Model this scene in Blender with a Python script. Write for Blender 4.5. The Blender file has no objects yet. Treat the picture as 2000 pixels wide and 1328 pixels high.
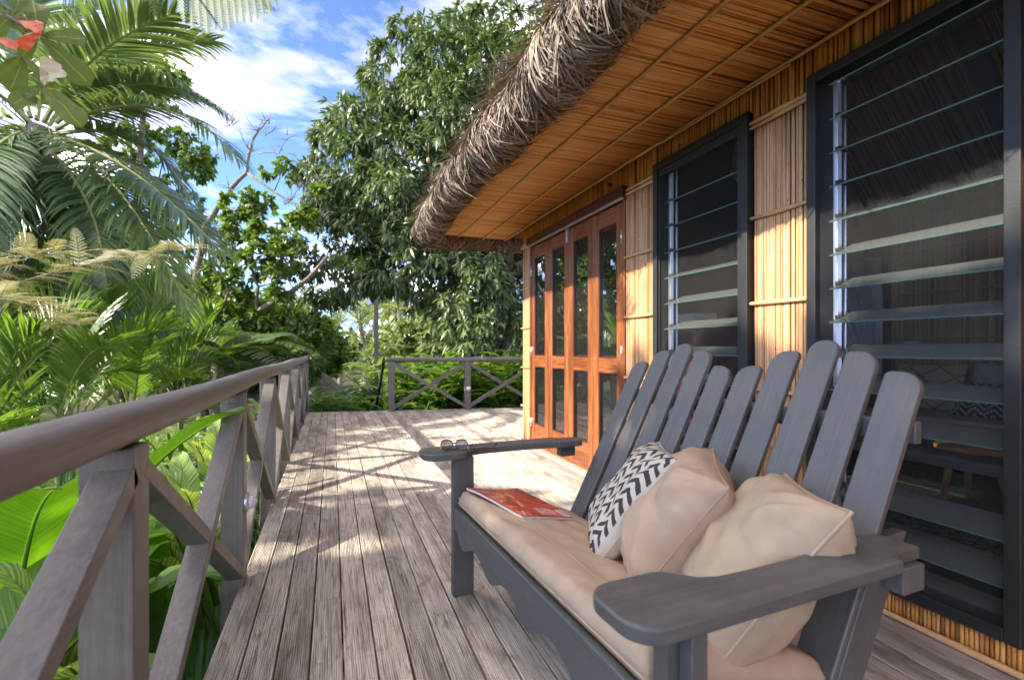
import bpy, math, random
import numpy as np
from mathutils import Vector, Matrix, Quaternion
R = math.radians
random.seed(7); rng = np.random.default_rng(7)
S = bpy.context.scene
COL = S.collection

# ------------------------------------------------------------------ camera
H = 1.05                                   # lens height above the deck
YAW = math.atan(350/960)
cam_d = bpy.data.cameras.new('camera'); cam = bpy.data.objects.new('camera', cam_d); COL.objects.link(cam)
cam.location = (0, 0, H); cam.rotation_euler = (R(90), 0, -YAW)
cam_d.sensor_width = 36; cam_d.lens = 960/2000*36; cam_d.shift_y = 17/2000
cam_d.clip_start = 0.02; cam_d.clip_end = 2000
cam_d.dof.use_dof = True; cam_d.dof.focus_distance = 2.6; cam_d.dof.aperture_fstop = 3.2
S.camera = cam

# ------------------------------------------------------------------ sky, sun, exposure
SUN_EL = 33.0
w = bpy.data.worlds.new('World'); S.world = w; w.use_nodes = True
nt = w.node_tree; N = nt.nodes; L = nt.links; N.clear()
out = N.new('ShaderNodeOutputWorld'); bg = N.new('ShaderNodeBackground'); bg.inputs[1].default_value = 0.15
sky = N.new('ShaderNodeTexSky'); sky.sky_type = 'NISHITA'; sky.sun_disc = False
sky.sun_elevation = R(SUN_EL); sky.sun_rotation = R(270); sky.altitude = 4200; sky.air_density = 0.42; sky.dust_density = 0.0; sky.ozone_density = 3.0
tc = N.new('ShaderNodeTexCoord'); sp = N.new('ShaderNodeSeparateXYZ'); L.new(tc.outputs['Generated'], sp.inputs[0])
def wm(op, a, b=None):
    n = N.new('ShaderNodeMath'); n.operation = op
    for i, v in enumerate((a, b)):
        if v is None: continue
        if isinstance(v, (int, float)): n.inputs[i].default_value = v
        else: L.new(v, n.inputs[i])
    return n.outputs[0]
den = wm('ADD', wm('MAXIMUM', sp.outputs[2], 0.0), 0.22)
cmb = N.new('ShaderNodeCombineXYZ'); L.new(wm('DIVIDE', sp.outputs[0], den), cmb.inputs[0]); L.new(wm('DIVIDE', sp.outputs[1], den), cmb.inputs[1])
mp = N.new('ShaderNodeMapping'); L.new(cmb.outputs[0], mp.inputs[0]); mp.inputs['Location'].default_value = (-4.39, 4.17, 0); mp.inputs['Rotation'].default_value = (0, 0, R(-32)); mp.inputs['Scale'].default_value = (0.9, 1.5, 1)
cn = N.new('ShaderNodeTexNoise'); cn.inputs['Scale'].default_value = 1.5; cn.inputs['Detail'].default_value = 10; cn.inputs['Roughness'].default_value = 0.58; cn.inputs['Distortion'].default_value = 0.35; L.new(mp.outputs[0], cn.inputs['Vector'])
cr = N.new('ShaderNodeValToRGB'); cr.color_ramp.elements[0].position = 0.43; cr.color_ramp.elements[1].position = 0.72; e_ = cr.color_ramp.elements.new(0.58); e_.color = (0.075, 0.075, 0.075, 1); L.new(cn.outputs['Fac'], cr.inputs[0])
mx = N.new('ShaderNodeMix'); mx.data_type = 'RGBA'; L.new(wm('MULTIPLY', cr.outputs[0], 0.88), mx.inputs[0]); L.new(sky.outputs[0], mx.inputs[6]); mx.inputs[7].default_value = (27.0, 22.6, 17.4, 1)
L.new(mx.outputs[2], bg.inputs[0]); L.new(bg.outputs[0], out.inputs[0])
sun_d = bpy.data.lights.new('sun', 'SUN'); sun_d.energy = 2.0; sun_d.angle = R(0.6); sun_d.color = (1, 0.90, 0.75)
sun = bpy.data.objects.new('sun', sun_d); COL.objects.link(sun)
sun.rotation_euler = Vector((math.cos(R(SUN_EL)), 0.0, -math.sin(R(SUN_EL)))).to_track_quat('-Z', 'Y').to_euler()
V = S.view_settings; V.view_transform = 'Standard'; V.look = 'None'; V.gamma = 1; V.exposure = 2.68; V.use_curve_mapping = False
cy = S.cycles; cy.use_denoising = True; cy.max_bounces = 8; cy.transparent_max_bounces = 24; cy.diffuse_bounces = 6; cy.glossy_bounces = 4; cy.transmission_bounces = 6
cy.caustics_reflective = False; cy.caustics_refractive = False; cy.sample_clamp_indirect = 6

# ------------------------------------------------------------------ helpers
F = 960.0; SY, CY = math.sin(YAW), math.cos(YAW)
def at(px, py, d):
    """point of the place at depth d (metres along the view axis) on the sight line of a photo pixel"""
    xc = (px-1000)/F*d
    return Vector((xc*CY+d*SY, -xc*SY+d*CY, H-(py-681)/F*d))

class MB:
    def __init__(s, T=None): s.v = []; s.f = []; s.m = []; s.uv = None; s.T = T; s.cur = 0
    def add(s, vs, fs, m=None):
        o = len(s.v); m = s.cur if m is None else m
        s.v.extend([s.T(*p) if s.T else tuple(p) for p in vs])
        s.f.extend([tuple(i+o for i in f) for f in fs]); s.m.extend([m]*len(fs))
    def box(s, a, b, m=None):
        x0, y0, z0 = (min(a[i], b[i]) for i in range(3)); x1, y1, z1 = (max(a[i], b[i]) for i in range(3))
        s.add([(x0,y0,z0),(x1,y0,z0),(x1,y1,z0),(x0,y1,z0),(x0,y0,z1),(x1,y0,z1),(x1,y1,z1),(x0,y1,z1)],
              [(0,3,2,1),(4,5,6,7),(0,1,5,4),(1,2,6,5),(2,3,7,6),(3,0,4,7)], m)
    def bar(s, a, b, w, d, side=(0,0,1), m=None):
        """bar from a to b, w wide across `side`, d deep the other way"""
        a, b = Vector(a), Vector(b); t = (b-a).normalized(); sd = Vector(side); n = t.cross(sd).normalized(); sd = n.cross(t).normalized()
        q = [(-1,-1),(1,-1),(1,1),(-1,1)]
        vs = [p + sd*(i*w/2) + n*(j*d/2) for p in (a, b) for i, j in q]
        s.add(vs, [(0,1,2,3)[::-1],(4,5,6,7),(0,1,5,4),(1,2,6,5),(2,3,7,6),(3,0,4,7)], m)
    def tube(s, pts, rad, n=8, m=None, cap=True):
        pts = [Vector(p) for p in pts]
        if not hasattr(rad, '__len__'): rad = [rad]*len(pts)
        vs = []; up = None
        for i, p in enumerate(pts):
            t = (pts[min(i+1, len(pts)-1)]-pts[max(i-1, 0)])
            t = t.normalized() if t.length > 1e-9 else Vector((0,0,1))
            if up is None: up = t.orthogonal().normalized()
            up = (up - t*up.dot(t)); up = up.normalized() if up.length > 1e-6 else t.orthogonal().normalized()
            bn = t.cross(up)
            for k in range(n):
                a = 2*math.pi*k/n; vs.append(p + (up*math.cos(a)+bn*math.sin(a))*rad[i])
        fs = [(i*n+k, i*n+(k+1)%n, (i+1)*n+(k+1)%n, (i+1)*n+k) for i in range(len(pts)-1) for k in range(n)]
        if cap: fs += [tuple(range(n))[::-1], tuple(range((len(pts)-1)*n, len(pts)*n))]
        s.add(vs, fs, m)
    def prism(s, poly, z0, z1, m=None):
        n = len(poly)
        s.add([(x, y, z0) for x, y in poly]+[(x, y, z1) for x, y in poly],
              [tuple(range(n))[::-1], tuple(range(n, 2*n))]+[(i, (i+1) % n, n+(i+1) % n, n+i) for i in range(n)], m)
    def strip(s, pts, wid, side, m=None, fold=0.0):
        """leaf strip along pts; wid per point; side vectors per point; fold lifts the edges"""
        vs = []; 
        for p, w_, sd in zip(pts, wid, side):
            vs += [p - sd[0]*w_ + sd[1]*(w_*fold), p, p + sd[0]*w_ + sd[1]*(w_*fold)]
        fs = []
        for i in range(len(pts)-1):
            a = i*3; fs += [(a, a+1, a+4, a+3), (a+1, a+2, a+5, a+4)]
        s.add(vs, fs, m)
    def mesh(s, name, mats, smooth=True):
        me = bpy.data.meshes.new(name); me.from_pydata([tuple(p) for p in s.v], [], s.f)
        for mt in (mats if isinstance(mats, (list, tuple)) else [mats]): me.materials.append(mt)
        me.polygons.foreach_set('material_index', s.m)
        if smooth: me.polygons.foreach_set('use_smooth', [True]*len(s.f))
        if s.uv: 
            ul = me.uv_layers.new(name='UVMap'); 
            for lp in me.loops: ul.data[lp.index].uv = s.uv[lp.vertex_index]
        me.update(); return me

def npmesh(name, v, quads=None, tris=None, mats=None, mi=None, smooth=False):
    me = bpy.data.meshes.new(name); v = np.asarray(v, np.float32).reshape(-1, 3)
    q = np.zeros((0, 4), np.int32) if quads is None else np.asarray(quads, np.int32); t = np.zeros((0, 3), np.int32) if tris is None else np.asarray(tris, np.int32)
    me.vertices.add(len(v)); me.vertices.foreach_set('co', v.ravel())
    li = np.concatenate([q.ravel(), t.ravel()]); me.loops.add(len(li)); me.loops.foreach_set('vertex_index', li)
    tot = np.concatenate([np.full(len(q), 4), np.full(len(t), 3)]).astype(np.int32); st = np.concatenate([[0], np.cumsum(tot)[:-1]]).astype(np.int32)
    me.polygons.add(len(tot)); me.polygons.foreach_set('loop_start', st); me.polygons.foreach_set('loop_total', tot)
    for mt in (mats if isinstance(mats, (list, tuple)) else [mats]): me.materials.append(mt)
    if mi is not None: me.polygons.foreach_set('material_index', np.asarray(mi, np.int32))
    me.polygons.foreach_set('use_smooth', np.full(len(tot), smooth)); me.update(calc_edges=True); me.validate(); return me

def setp(o, label=None, cat=None, group=None, kind=None):
    for k, v in (('label', label), ('category', cat), ('group', group), ('kind', kind)):
        if v: o[k] = v
    return o
def empty(name, loc=(0,0,0), rz=0.0, **k):
    o = bpy.data.objects.new(name, None); COL.objects.link(o); o.location = loc; o.rotation_euler = (0, 0, rz); o.empty_display_size = 0.1
    WORLD[o.name] = Matrix.LocRotScale(Vector(loc), o.rotation_euler.to_quaternion(), None)
    return setp(o, **k)
WORLD = {}
def link(name, me, parent=None, bevel=0, seg=2, M=None, ang=40, **k):
    o = bpy.data.objects.new(name, me); COL.objects.link(o)
    if M is not None: o.matrix_basis = M
    WORLD[o.name] = M.copy() if M is not None else Matrix.Identity(4)
    if parent is not None:
        o.parent = parent; o.matrix_parent_inverse = WORLD[parent.name].inverted()
    if bevel:
        b = o.modifiers.new('bevel', 'BEVEL'); b.width = bevel; b.segments = seg; b.limit_method = 'ANGLE'; b.angle_limit = R(ang); b.harden_normals = True
    return setp(o, **k)
def obj(name, mb, mats, parent=None, bevel=0, smooth=True, seg=2, ang=40, **k):
    return link(name, mb.mesh(name, mats, smooth if bevel == 0 else True), parent, bevel, seg, None, ang, **k)

# ------------------------------------------------------------------ materials
def mat(name, col=(0.5,0.5,0.5), rough=0.6, spec=0.5, metal=0.0):
    m = bpy.data.materials.new(name); m.use_nodes = True; b = m.node_tree.nodes['Principled BSDF']
    b.inputs['Base Color'].default_value = (*col, 1); b.inputs['Roughness'].default_value = rough; b.inputs['Specular IOR Level'].default_value = spec; b.inputs['Metallic'].default_value = metal
    return m
class G:
    """small node-graph helper"""
    def __init__(s, m): s.t = m.node_tree; s.b = s.t.nodes['Principled BSDF']; s.o = s.t.nodes['Material Output']
    def n(s, ty, **k):
        x = s.t.nodes.new(ty)
        for a, v in k.items():
            if a.startswith('_'): setattr(x, a[1:], v)
            else:
                key = int(a[1:]) if a[0] == 'i' and a[1:].isdigit() else a.replace('__', ' ')
                if hasattr(v, 'is_output') or isinstance(v, bpy.types.NodeSocket): s.t.links.new(v, x.inputs[key])
                else: x.inputs[key].default_value = v
        return x
    def l(s, a, b): s.t.links.new(a, b)
    def ramp(s, fac, stops):
        r = s.n('ShaderNodeValToRGB'); e = r.color_ramp.elements
        while len(e) < len(stops): e.new(0.5)
        for x, (p, c) in zip(e, stops): x.position = p; x.color = (*c, 1) if len(c) == 3 else c
        s.l(fac, r.inputs[0]); return r.outputs[0]
    def math(s, op, a, b=0.0):
        x = s.n('ShaderNodeMath', _operation=op)
        for i, v in enumerate((a, b)):
            if isinstance(v, (int, float)): x.inputs[i].default_value = v
            else: s.l(v, x.inputs[i])
        return x.outputs[0]
    def mix(s, fac, a, b, blend='MIX'):
        x = s.n('ShaderNodeMix', _data_type='RGBA', _blend_type=blend)
        for i, v in ((0, fac), (6, a), (7, b)):
            if isinstance(v, (int, float)): x.inputs[i].default_value = v
            elif isinstance(v, tuple): x.inputs[i].default_value = (*v, 1) if len(v) == 3 else v
            else: s.l(v, x.inputs[i])
        return x.outputs[2]
    def coord(s, scale=(1,1,1), kind='Object', rnd=False, rot=(0,0,0)):
        tcn = s.n('ShaderNodeTexCoord'); mpn = s.n('ShaderNodeMapping', Scale=scale, Rotation=rot); v = tcn.outputs[kind]
        if rnd:
            oi = s.n('ShaderNodeObjectInfo'); sc = s.n('ShaderNodeVectorMath', _operation='SCALE'); sc.inputs[0].default_value = (13, 29, 7); s.l(oi.outputs['Random'], sc.inputs[3])
            ad = s.n('ShaderNodeVectorMath', _operation='ADD'); s.l(v, ad.inputs[0]); s.l(sc.outputs[0], ad.inputs[1]); v = ad.outputs[0]
        s.l(v, mpn.inputs[0]); return mpn.outputs[0]
    def noise(s, vec, scale=5, detail=4, rough=0.5, dist=0.0):
        x = s.n('ShaderNodeTexNoise'); x.inputs['Scale'].default_value = scale; x.inputs['Detail'].default_value = detail; x.inputs['Roughness'].default_value = rough; x.inputs['Distortion'].default_value = dist
        s.l(vec, x.inputs['Vector']); return x.outputs['Fac']
    def bump(s, h, st=0.3, d=0.01):
        x = s.n('ShaderNodeBump'); x.inputs['Strength'].default_value = st; x.inputs['Distance'].default_value = d; s.l(h, x.inputs['Height']); s.l(x.outputs[0], s.b.inputs['Normal'])
    def col(s, c): s.l(c, s.b.inputs['Base Color'])
    def rnd(s): return s.n('ShaderNodeNewGeometry').outputs['Random Per Island']
    def orn(s): return s.n('ShaderNodeObjectInfo').outputs['Random']

def deck_mat(name, pale, mid, dark):
    m = mat(name, rough=0.85, spec=0.25); g = G(m); v = g.coord((1, 0.06, 1), rnd=True)
    fine = g.noise(g.coord((60, 1.6, 20), rnd=True), 3.0, 6, 0.62, 0.4)
    big = g.noise(g.coord((4.0, 1.1, 3), rnd=True), 1.6, 5, 0.6, 0.6)
    blot = g.noise(g.coord((9, 4.5, 9), rnd=True), 1.3, 6, 0.65, 0.9)
    c = g.ramp(fine, [(0.32, dark), (0.47, mid), (0.66, pale)])
    c2 = g.mix(g.ramp(big, [(0.45, (0,0,0)), (0.64, (1,1,1))]), c, g.mix(0.5, c, dark))
    c3 = g.mix(g.ramp(blot, [(0.57, (0,0,0)), (0.72, (0.7,0.7,0.7))]), c2, dark)
    tone = g.ramp(g.orn(), [(0, (0.78,0.76,0.74)), (0.5, (1,0.98,0.95)), (1, (1.12,1.08,1.02))])
    g.col(g.mix(1.0, c3, tone, 'MULTIPLY')); g.bump(fine, 0.5, 0.004); return m
M_DECK = deck_mat('weathered_decking', (0.62,0.58,0.525), (0.45,0.405,0.355), (0.125,0.095,0.07))
def paint_mat(name, c, rough=0.5, wear=0.12, spec=0.4, along=None):
    """brushed paint over timber; `along` is the grain direction"""
    m = mat(name, c, rough, spec); g = G(m); n1 = g.noise(g.coord((1,1,1)), 14, 6, 0.7)
    if along is None: n2 = g.noise(g.coord((3,3,60)), 6, 4, 0.6)
    else:
        d = Vector(along).normalized(); a = d.orthogonal().normalized(); b_ = d.cross(a); tcn = g.n('ShaderNodeTexCoord'); cb = g.n('ShaderNodeCombineXYZ')
        for i, (v_, k_) in enumerate(((a, 95.0), (b_, 95.0), (d, 2.6))):
            dt = g.n('ShaderNodeVectorMath', _operation='DOT_PRODUCT'); g.l(tcn.outputs['Object'], dt.inputs[0]); dt.inputs[1].default_value = v_; g.l(g.math('MULTIPLY', dt.outputs['Value'], k_), cb.inputs[i])
        n2 = g.noise(cb.outputs[0], 1.0, 5, 0.65, 0.6)
    lo = tuple(x*(1-wear*1.5) for x in c); hi = tuple(min(1, x*(1+wear*1.9)) for x in c)
    k = g.math('ADD', g.math('MULTIPLY', n1, 0.45), g.math('MULTIPLY', n2, 0.55))
    base = g.ramp(k, [(0.36, lo), (0.5, c), (0.64, hi)]); crack = g.ramp(n2, [(0.20, (1,1,1)), (0.27, (0,0,0))]); chip = g.ramp(g.noise(g.coord((1,1,1)), 46, 5, 0.75), [(0.73, (0,0,0)), (0.76, (0.6,0.6,0.6))])
    g.col(g.mix(chip, g.mix(crack, base, tuple(x*0.45 for x in c)), tuple(min(1, x*1.7+0.02) for x in c))); g.l(g.ramp(n1, [(0.3, (rough-0.08,)*3), (0.7, (rough+0.18,)*3)]), g.b.inputs['Roughness'])
    g.bump(g.math('ADD', n2, g.math('MULTIPLY', g.noise(g.coord((1,1,1)), 190, 3, 0.6), 0.4)), 0.28, 0.003); return m
RC_ = (0.148,0.132,0.119); M_RAIL = paint_mat('taupe_railing_paint', RC_, 0.45, 0.16, 0.45, (0, 1, 0.02)); M_RAILZ = paint_mat('taupe_post_paint', RC_, 0.45, 0.16, 0.45, (0.02, 0, 1)); M_RAILX = paint_mat('taupe_far_rail_paint', RC_, 0.45, 0.16, 0.45, (1, -0.16, 0))
BC_ = (0.088,0.088,0.085); M_BENCH = paint_mat('charcoal_bench_paint', BC_, 0.40, 0.13, 0.5, (0, 0, 1)); M_SLAT = paint_mat('charcoal_slat_paint', BC_, 0.38, 0.13, 0.55, (0.47, 0.03, 0.88)); M_BARM = paint_mat('charcoal_arm_paint', BC_, 0.42, 0.13, 0.5, (1, 0.063, 0)); M_BLONG = paint_mat('charcoal_apron_paint', BC_, 0.42, 0.13, 0.5, (-0.063, 1, 0))
M_FRAME = paint_mat('dark_window_frame_paint', (0.020,0.020,0.019), 0.5, 0.12)
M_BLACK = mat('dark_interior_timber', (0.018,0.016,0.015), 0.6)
def cane_mat(name, stops, axis=2, rough=0.5, node=True, island=True, stain=0.45):
    m = mat(name, rough=rough, spec=0.3); g = G(m); sc = [38, 38, 38]; sc[axis] = 2.2
    fine = g.noise(g.coord(tuple(sc), rnd=True), 4, 5, 0.6)
    r = g.rnd() if island else g.orn()
    base = g.ramp(g.math('ADD', g.math('MULTIPLY', r, 0.72), g.math('MULTIPLY', fine, 0.3)), stops)
    st = g.noise(g.coord((3,3,3), rnd=True), 1.3, 5, 0.6)
    base = g.mix(g.ramp(st, [(0.52, (0,0,0)), (0.75, (stain,)*3)]), base, tuple(x*0.42 for x in stops[1][1]))
    if node:
        sc2 = [24, 24, 24]; sc2[axis] = 7.0
        sp_ = g.noise(g.coord(tuple(sc2), rnd=True), 2.3, 2, 0.5)
        base = g.mix(g.ramp(sp_, [(0.71, (0,0,0)), (0.74, (0.8,0.8,0.8))]), base, (0.10,0.045,0.014))
    g.col(base); g.bump(fine, 0.25, 0.002); return m
M_CANE = cane_mat('golden_bamboo_cane', [(0.08, (0.26,0.115,0.04)), (0.4, (0.56,0.29,0.125)), (0.75, (0.66,0.385,0.185)), (1, (0.70,0.455,0.25))], 2, island=False)
M_HEAD = cane_mat('russet_header_cane', [(0.08, (0.16,0.058,0.016)), (0.4, (0.54,0.225,0.052)), (0.75, (0.66,0.31,0.085)), (1, (0.70,0.40,0.14))], 2, island=False)
M_REED = cane_mat('russet_soffit_reed', [(0.06, (0.08,0.03,0.01)), (0.16, (0.54,0.22,0.06)), (0.45, (0.78,0.38,0.12)), (0.8, (0.84,0.46,0.165)), (1, (0.85,0.53,0.22))], 0, node=False, stain=0.15)
M_REEDY = cane_mat('russet_wall_reed', [(0.08, (0.14,0.05,0.016)), (0.4, (0.52,0.215,0.05)), (0.75, (0.64,0.30,0.085)), (1, (0.68,0.39,0.14))], 2)
M_BATTEN = cane_mat('pale_bamboo_batten', [(0.1, (0.44,0.24,0.10)), (0.5, (0.66,0.40,0.18)), (1, (0.74,0.50,0.26))], 1, island=False)
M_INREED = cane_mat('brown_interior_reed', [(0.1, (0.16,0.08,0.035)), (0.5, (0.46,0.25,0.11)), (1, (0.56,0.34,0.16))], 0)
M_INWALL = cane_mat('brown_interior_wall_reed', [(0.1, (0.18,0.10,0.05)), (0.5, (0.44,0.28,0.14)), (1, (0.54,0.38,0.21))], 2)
M_BACK = mat('brown_backing_board', (0.24,0.115,0.045), 0.9); M_SOFB = mat('woven_soffit_backing', (0.20,0.08,0.025), 0.9)
def thatch_mat(name, stops):
    m = mat(name, rough=0.75, spec=0.2); g = G(m); r = g.rnd(); n = g.noise(g.coord((1,1,1)), 7, 4, 0.6)
    g.col(g.ramp(g.math('ADD', g.math('MULTIPLY', r, 0.8), g.math('MULTIPLY', g.math('SUBTRACT', n, 0.5), 0.5)), stops)); return m
M_THATCH = thatch_mat('dry_thatch_leaf', [(0.0, (0.09,0.062,0.042)), (0.2, (0.21,0.158,0.118)), (0.5, (0.32,0.25,0.19)), (0.8, (0.41,0.335,0.265)), (1, (0.52,0.45,0.38))])
M_THATCHG = thatch_mat('grey_far_thatch', [(0.0, (0.12,0.10,0.09)), (0.5, (0.30,0.26,0.23)), (1, (0.46,0.42,0.38))])
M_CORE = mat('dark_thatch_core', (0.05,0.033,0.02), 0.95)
def wood_mat(name, dark, mid, light, axis=2, rough=0.35, rnd=True):
    m = mat(name, rough=rough, spec=0.5); g = G(m); sc = [22, 22, 22]; sc[axis] = 1.3
    fine = g.noise(g.coord(tuple(sc), rnd=rnd), 3, 6, 0.6, 0.8); sc2 = [5, 5, 5]; sc2[axis] = 0.9
    big = g.noise(g.coord(tuple(sc2), rnd=rnd), 1.6, 3, 0.5)
    c = g.ramp(fine, [(0.3, dark), (0.5, mid), (0.72, light)]); g.col(g.mix(g.ramp(big, [(0.4, (0,0,0)), (0.7, (0.75,0.75,0.75))]), c, dark)); g.bump(fine, 0.15, 0.002); return m
M_DOOR = wood_mat('red_brown_hardwood', (0.095,0.024,0.008), (0.27,0.088,0.028), (0.40,0.165,0.062))
M_DOORH = wood_mat('red_brown_hardwood_rail', (0.095,0.024,0.008), (0.27,0.088,0.028), (0.40,0.165,0.062), 1)
M_PELMET = wood_mat('dark_pelmet_wood', (0.035,0.010,0.006), (0.065,0.02,0.012), (0.09,0.03,0.016), 1, 0.4)
M_STOOL = wood_mat('honey_stool_wood', (0.26,0.10,0.03), (0.42,0.19,0.07), (0.5,0.26,0.11))
M_CAB = wood_mat('red_cabinet_wood', (0.10,0.03,0.018), (0.20,0.06,0.034), (0.27,0.10,0.06))
M_ALU = mat('aluminium', (0.62,0.63,0.64), 0.35, 0.5, 0.85)
M_WHITE = mat('white_paint', (0.78,0.78,0.76), 0.45)
M_LENS = mat('frosted_lamp_lens', (0.72,0.72,0.74), 0.22, 0.6)
def glass_mat(name, tint, refl_rough=0.02, base=0.06, dust_sheen=0.04):
    m = bpy.data.materials.new(name); m.use_nodes = True; t = m.node_tree; t.nodes.clear()
    o = t.nodes.new('ShaderNodeOutputMaterial'); tr = t.nodes.new('ShaderNodeBsdfTransparent'); tr.inputs[0].default_value = (*tint, 1)
    gl = t.nodes.new('ShaderNodeBsdfGlossy'); gl.inputs['Roughness'].default_value = refl_rough; gl.inputs[0].default_value = (1,1,1,1)
    fr = t.nodes.new('ShaderNodeFresnel'); fr.inputs[0].default_value = 1.5
    ad = t.nodes.new('ShaderNodeMath'); ad.operation = 'ADD'; ad.inputs[1].default_value = base; t.links.new(fr.outputs[0], ad.inputs[0])
    mx_ = t.nodes.new('ShaderNodeMixShader'); t.links.new(ad.outputs[0], mx_.inputs[0]); t.links.new(tr.outputs[0], mx_.inputs[1]); t.links.new(gl.outputs[0], mx_.inputs[2])
    df = t.nodes.new('ShaderNodeBsdfDiffuse'); df.inputs[0].default_value = (0.55,0.58,0.56,1); m2 = t.nodes.new('ShaderNodeMixShader'); m2.inputs[0].default_value = dust_sheen  # even pale diffuse share: thin dust plus soft reflection put into the colour
    t.links.new(mx_.outputs[0], m2.inputs[1]); t.links.new(df.outputs[0], m2.inputs[2]); t.links.new(m2.outputs[0], o.inputs[0]); return m
M_PANE = glass_mat('door_pane_glass', (0.82,0.87,0.85), 0.01, 0.24, 0.01)
M_LOUV = glass_mat('louvre_glass', (0.46,0.55,0.51), 0.08, 0.05, 0.12)
M_GEDGE = mat('green_glass_edge', (0.075,0.145,0.12), 0.2, 0.6)
M_SUNG = glass_mat('sunglass_lens', (0.26,0.21,0.22), 0.02, 0.02, 0.01)
def screen_mat():
    m = bpy.data.materials.new('insect_screen_mesh'); m.use_nodes = True; t = m.node_tree; g = G(m)
    tr = g.n('ShaderNodeBsdfTransparent'); df = g.n('ShaderNodeBsdfDiffuse'); df.inputs[0].default_value = (0.14,0.14,0.14,1)
    n = g.noise(g.coord((1,1,1)), 340, 2, 0.7); n2 = g.noise(g.coord((1,1,1)), 4, 4, 0.6); n3 = g.noise(g.coord((1,1,1)), 95, 2, 0.6)
    f = g.math('ADD', g.math('ADD', 0.015, g.math('MULTIPLY', n, 0.10)), g.math('MULTIPLY', n2, 0.09))
    spk = g.ramp(n3, [(0.74, (0,0,0)), (0.78, (0.5,0.5,0.5))])
    mxs = g.n('ShaderNodeMixShader'); g.l(g.math('ADD', f, spk), mxs.inputs[0]); g.l(tr.outputs[0], mxs.inputs[1]); g.l(df.outputs[0], mxs.inputs[2]); g.l(mxs.outputs[0], g.o.inputs[0]); return m
M_SCREEN = screen_mat()
def fabric_mat(name, c, wv=520, bump=0.6):
    m = mat(name, c, 0.9, 0.15); g = G(m); n = g.noise(g.coord((1,1,1)), 12, 5, 0.6); wa = g.noise(g.coord((wv, wv*0.2, wv)), 1, 2, 0.5); wb = g.noise(g.coord((wv*0.2, wv, wv)), 1, 2, 0.5)
    wv_ = g.math('ADD', wa, wb); cc = g.ramp(n, [(0.25, tuple(x*0.86 for x in c)), (0.5, c), (0.8, tuple(min(1, x*1.1) for x in c))])
    g.col(g.mix(g.ramp(wv_, [(0.35, (0.5,)*3), (0.65, (0,)*3)]), cc, tuple(x*0.62 for x in c))); g.bump(wv_, bump, 0.001)
    return m
M_BEIGE = fabric_mat('beige_canvas', (0.44,0.335,0.235))
M_BEIGE2 = fabric_mat('tan_canvas', (0.42,0.31,0.215))
M_BEIGE3 = fabric_mat('sand_canvas', (0.42,0.325,0.215))
M_CREAM = fabric_mat('cream_linen', (0.48,0.43,0.345))
M_GREYC = fabric_mat('grey_mattress_cover', (0.42,0.40,0.37))
M_NET = fabric_mat('white_net_curtain', (0.52,0.53,0.56))
def chevron_mat():
    m = mat('chevron_print_cotton', (0.7,0.66,0.58), 0.9, 0.15); g = G(m); uv = g.n('ShaderNodeUVMap').outputs[0]
    s_ = g.n('ShaderNodeSeparateXYZ'); g.l(uv, s_.inputs[0]); wob = g.noise(uv, 9, 3, 0.5)
    u = g.math('MULTIPLY', g.math('ADD', s_.outputs[0], g.math('MULTIPLY', wob, 0.02)), 6.0); fu = g.math('FRACT', u)
    tri = g.math('ABSOLUTE', g.math('SUBTRACT', fu, 0.5))
    v_ = g.math('ADD', g.math('MULTIPLY', g.math('ADD', s_.outputs[1], g.math('MULTIPLY', wob, 0.02)), 10.5), g.math('MULTIPLY', tri, 1.7))
    st = g.math('LESS_THAN', g.math('FRACT', v_), 0.50); gap = g.math('LESS_THAN', tri, 0.41)
    k = g.math('MULTIPLY', st, gap); wv = g.noise(g.coord((300,300,300)), 1, 2)
    g.col(g.mix(k, (0.50,0.455,0.38), g.mix(g.math('MULTIPLY', wv, 0.5), (0.03,0.028,0.032), (0.10,0.095,0.10)))); g.bump(wv, 0.2, 0.001); return m
M_CHEV = chevron_mat()
def tribal_mat():
    m = mat('black_white_woven_print', rough=0.9, spec=0.1); g = G(m); uv = g.n('ShaderNodeUVMap').outputs[0]; s_ = g.n('ShaderNodeSeparateXYZ'); g.l(uv, s_.inputs[0])
    t_ = g.math('ABSOLUTE', g.math('SUBTRACT', g.math('FRACT', g.math('MULTIPLY', s_.outputs[0], 4)), 0.5)); f = g.math('FRACT', g.math('ADD', g.math('MULTIPLY', s_.outputs[1], 7), g.math('MULTIPLY', t_, 2.2)))
    d = g.math('LESS_THAN', g.math('FRACT', g.math('MULTIPLY', s_.outputs[0], 23)), 0.35); b_ = g.math('LESS_THAN', f, 0.42); g.col(g.mix(g.math('MULTIPLY', b_, g.math('SUBTRACT', 1, g.math('MULTIPLY', d, 0.8))), (0.02,0.02,0.022), (0.55,0.53,0.48))); return m
M_TRIB = tribal_mat()
def diamond_mat():
    m = mat('diamond_stitched_linen', rough=0.9, spec=0.1); g = G(m); uv = g.n('ShaderNodeUVMap').outputs[0]; s_ = g.n('ShaderNodeSeparateXYZ'); g.l(uv, s_.inputs[0])
    a = g.math('ABSOLUTE', g.math('SUBTRACT', g.math('FRACT', g.math('MULTIPLY', g.math('ADD', s_.outputs[0], s_.outputs[1]), 2.2)), 0.5)); b_ = g.math('ABSOLUTE', g.math('SUBTRACT', g.math('FRACT', g.math('MULTIPLY', g.math('SUBTRACT', s_.outputs[0], s_.outputs[1]), 2.2)), 0.5))
    k = g.math('LESS_THAN', g.math('MINIMUM', a, b_), 0.045); g.col(g.mix(k, (0.40,0.335,0.24), (0.22,0.17,0.11))); return m
M_DIAM = diamond_mat()

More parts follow.
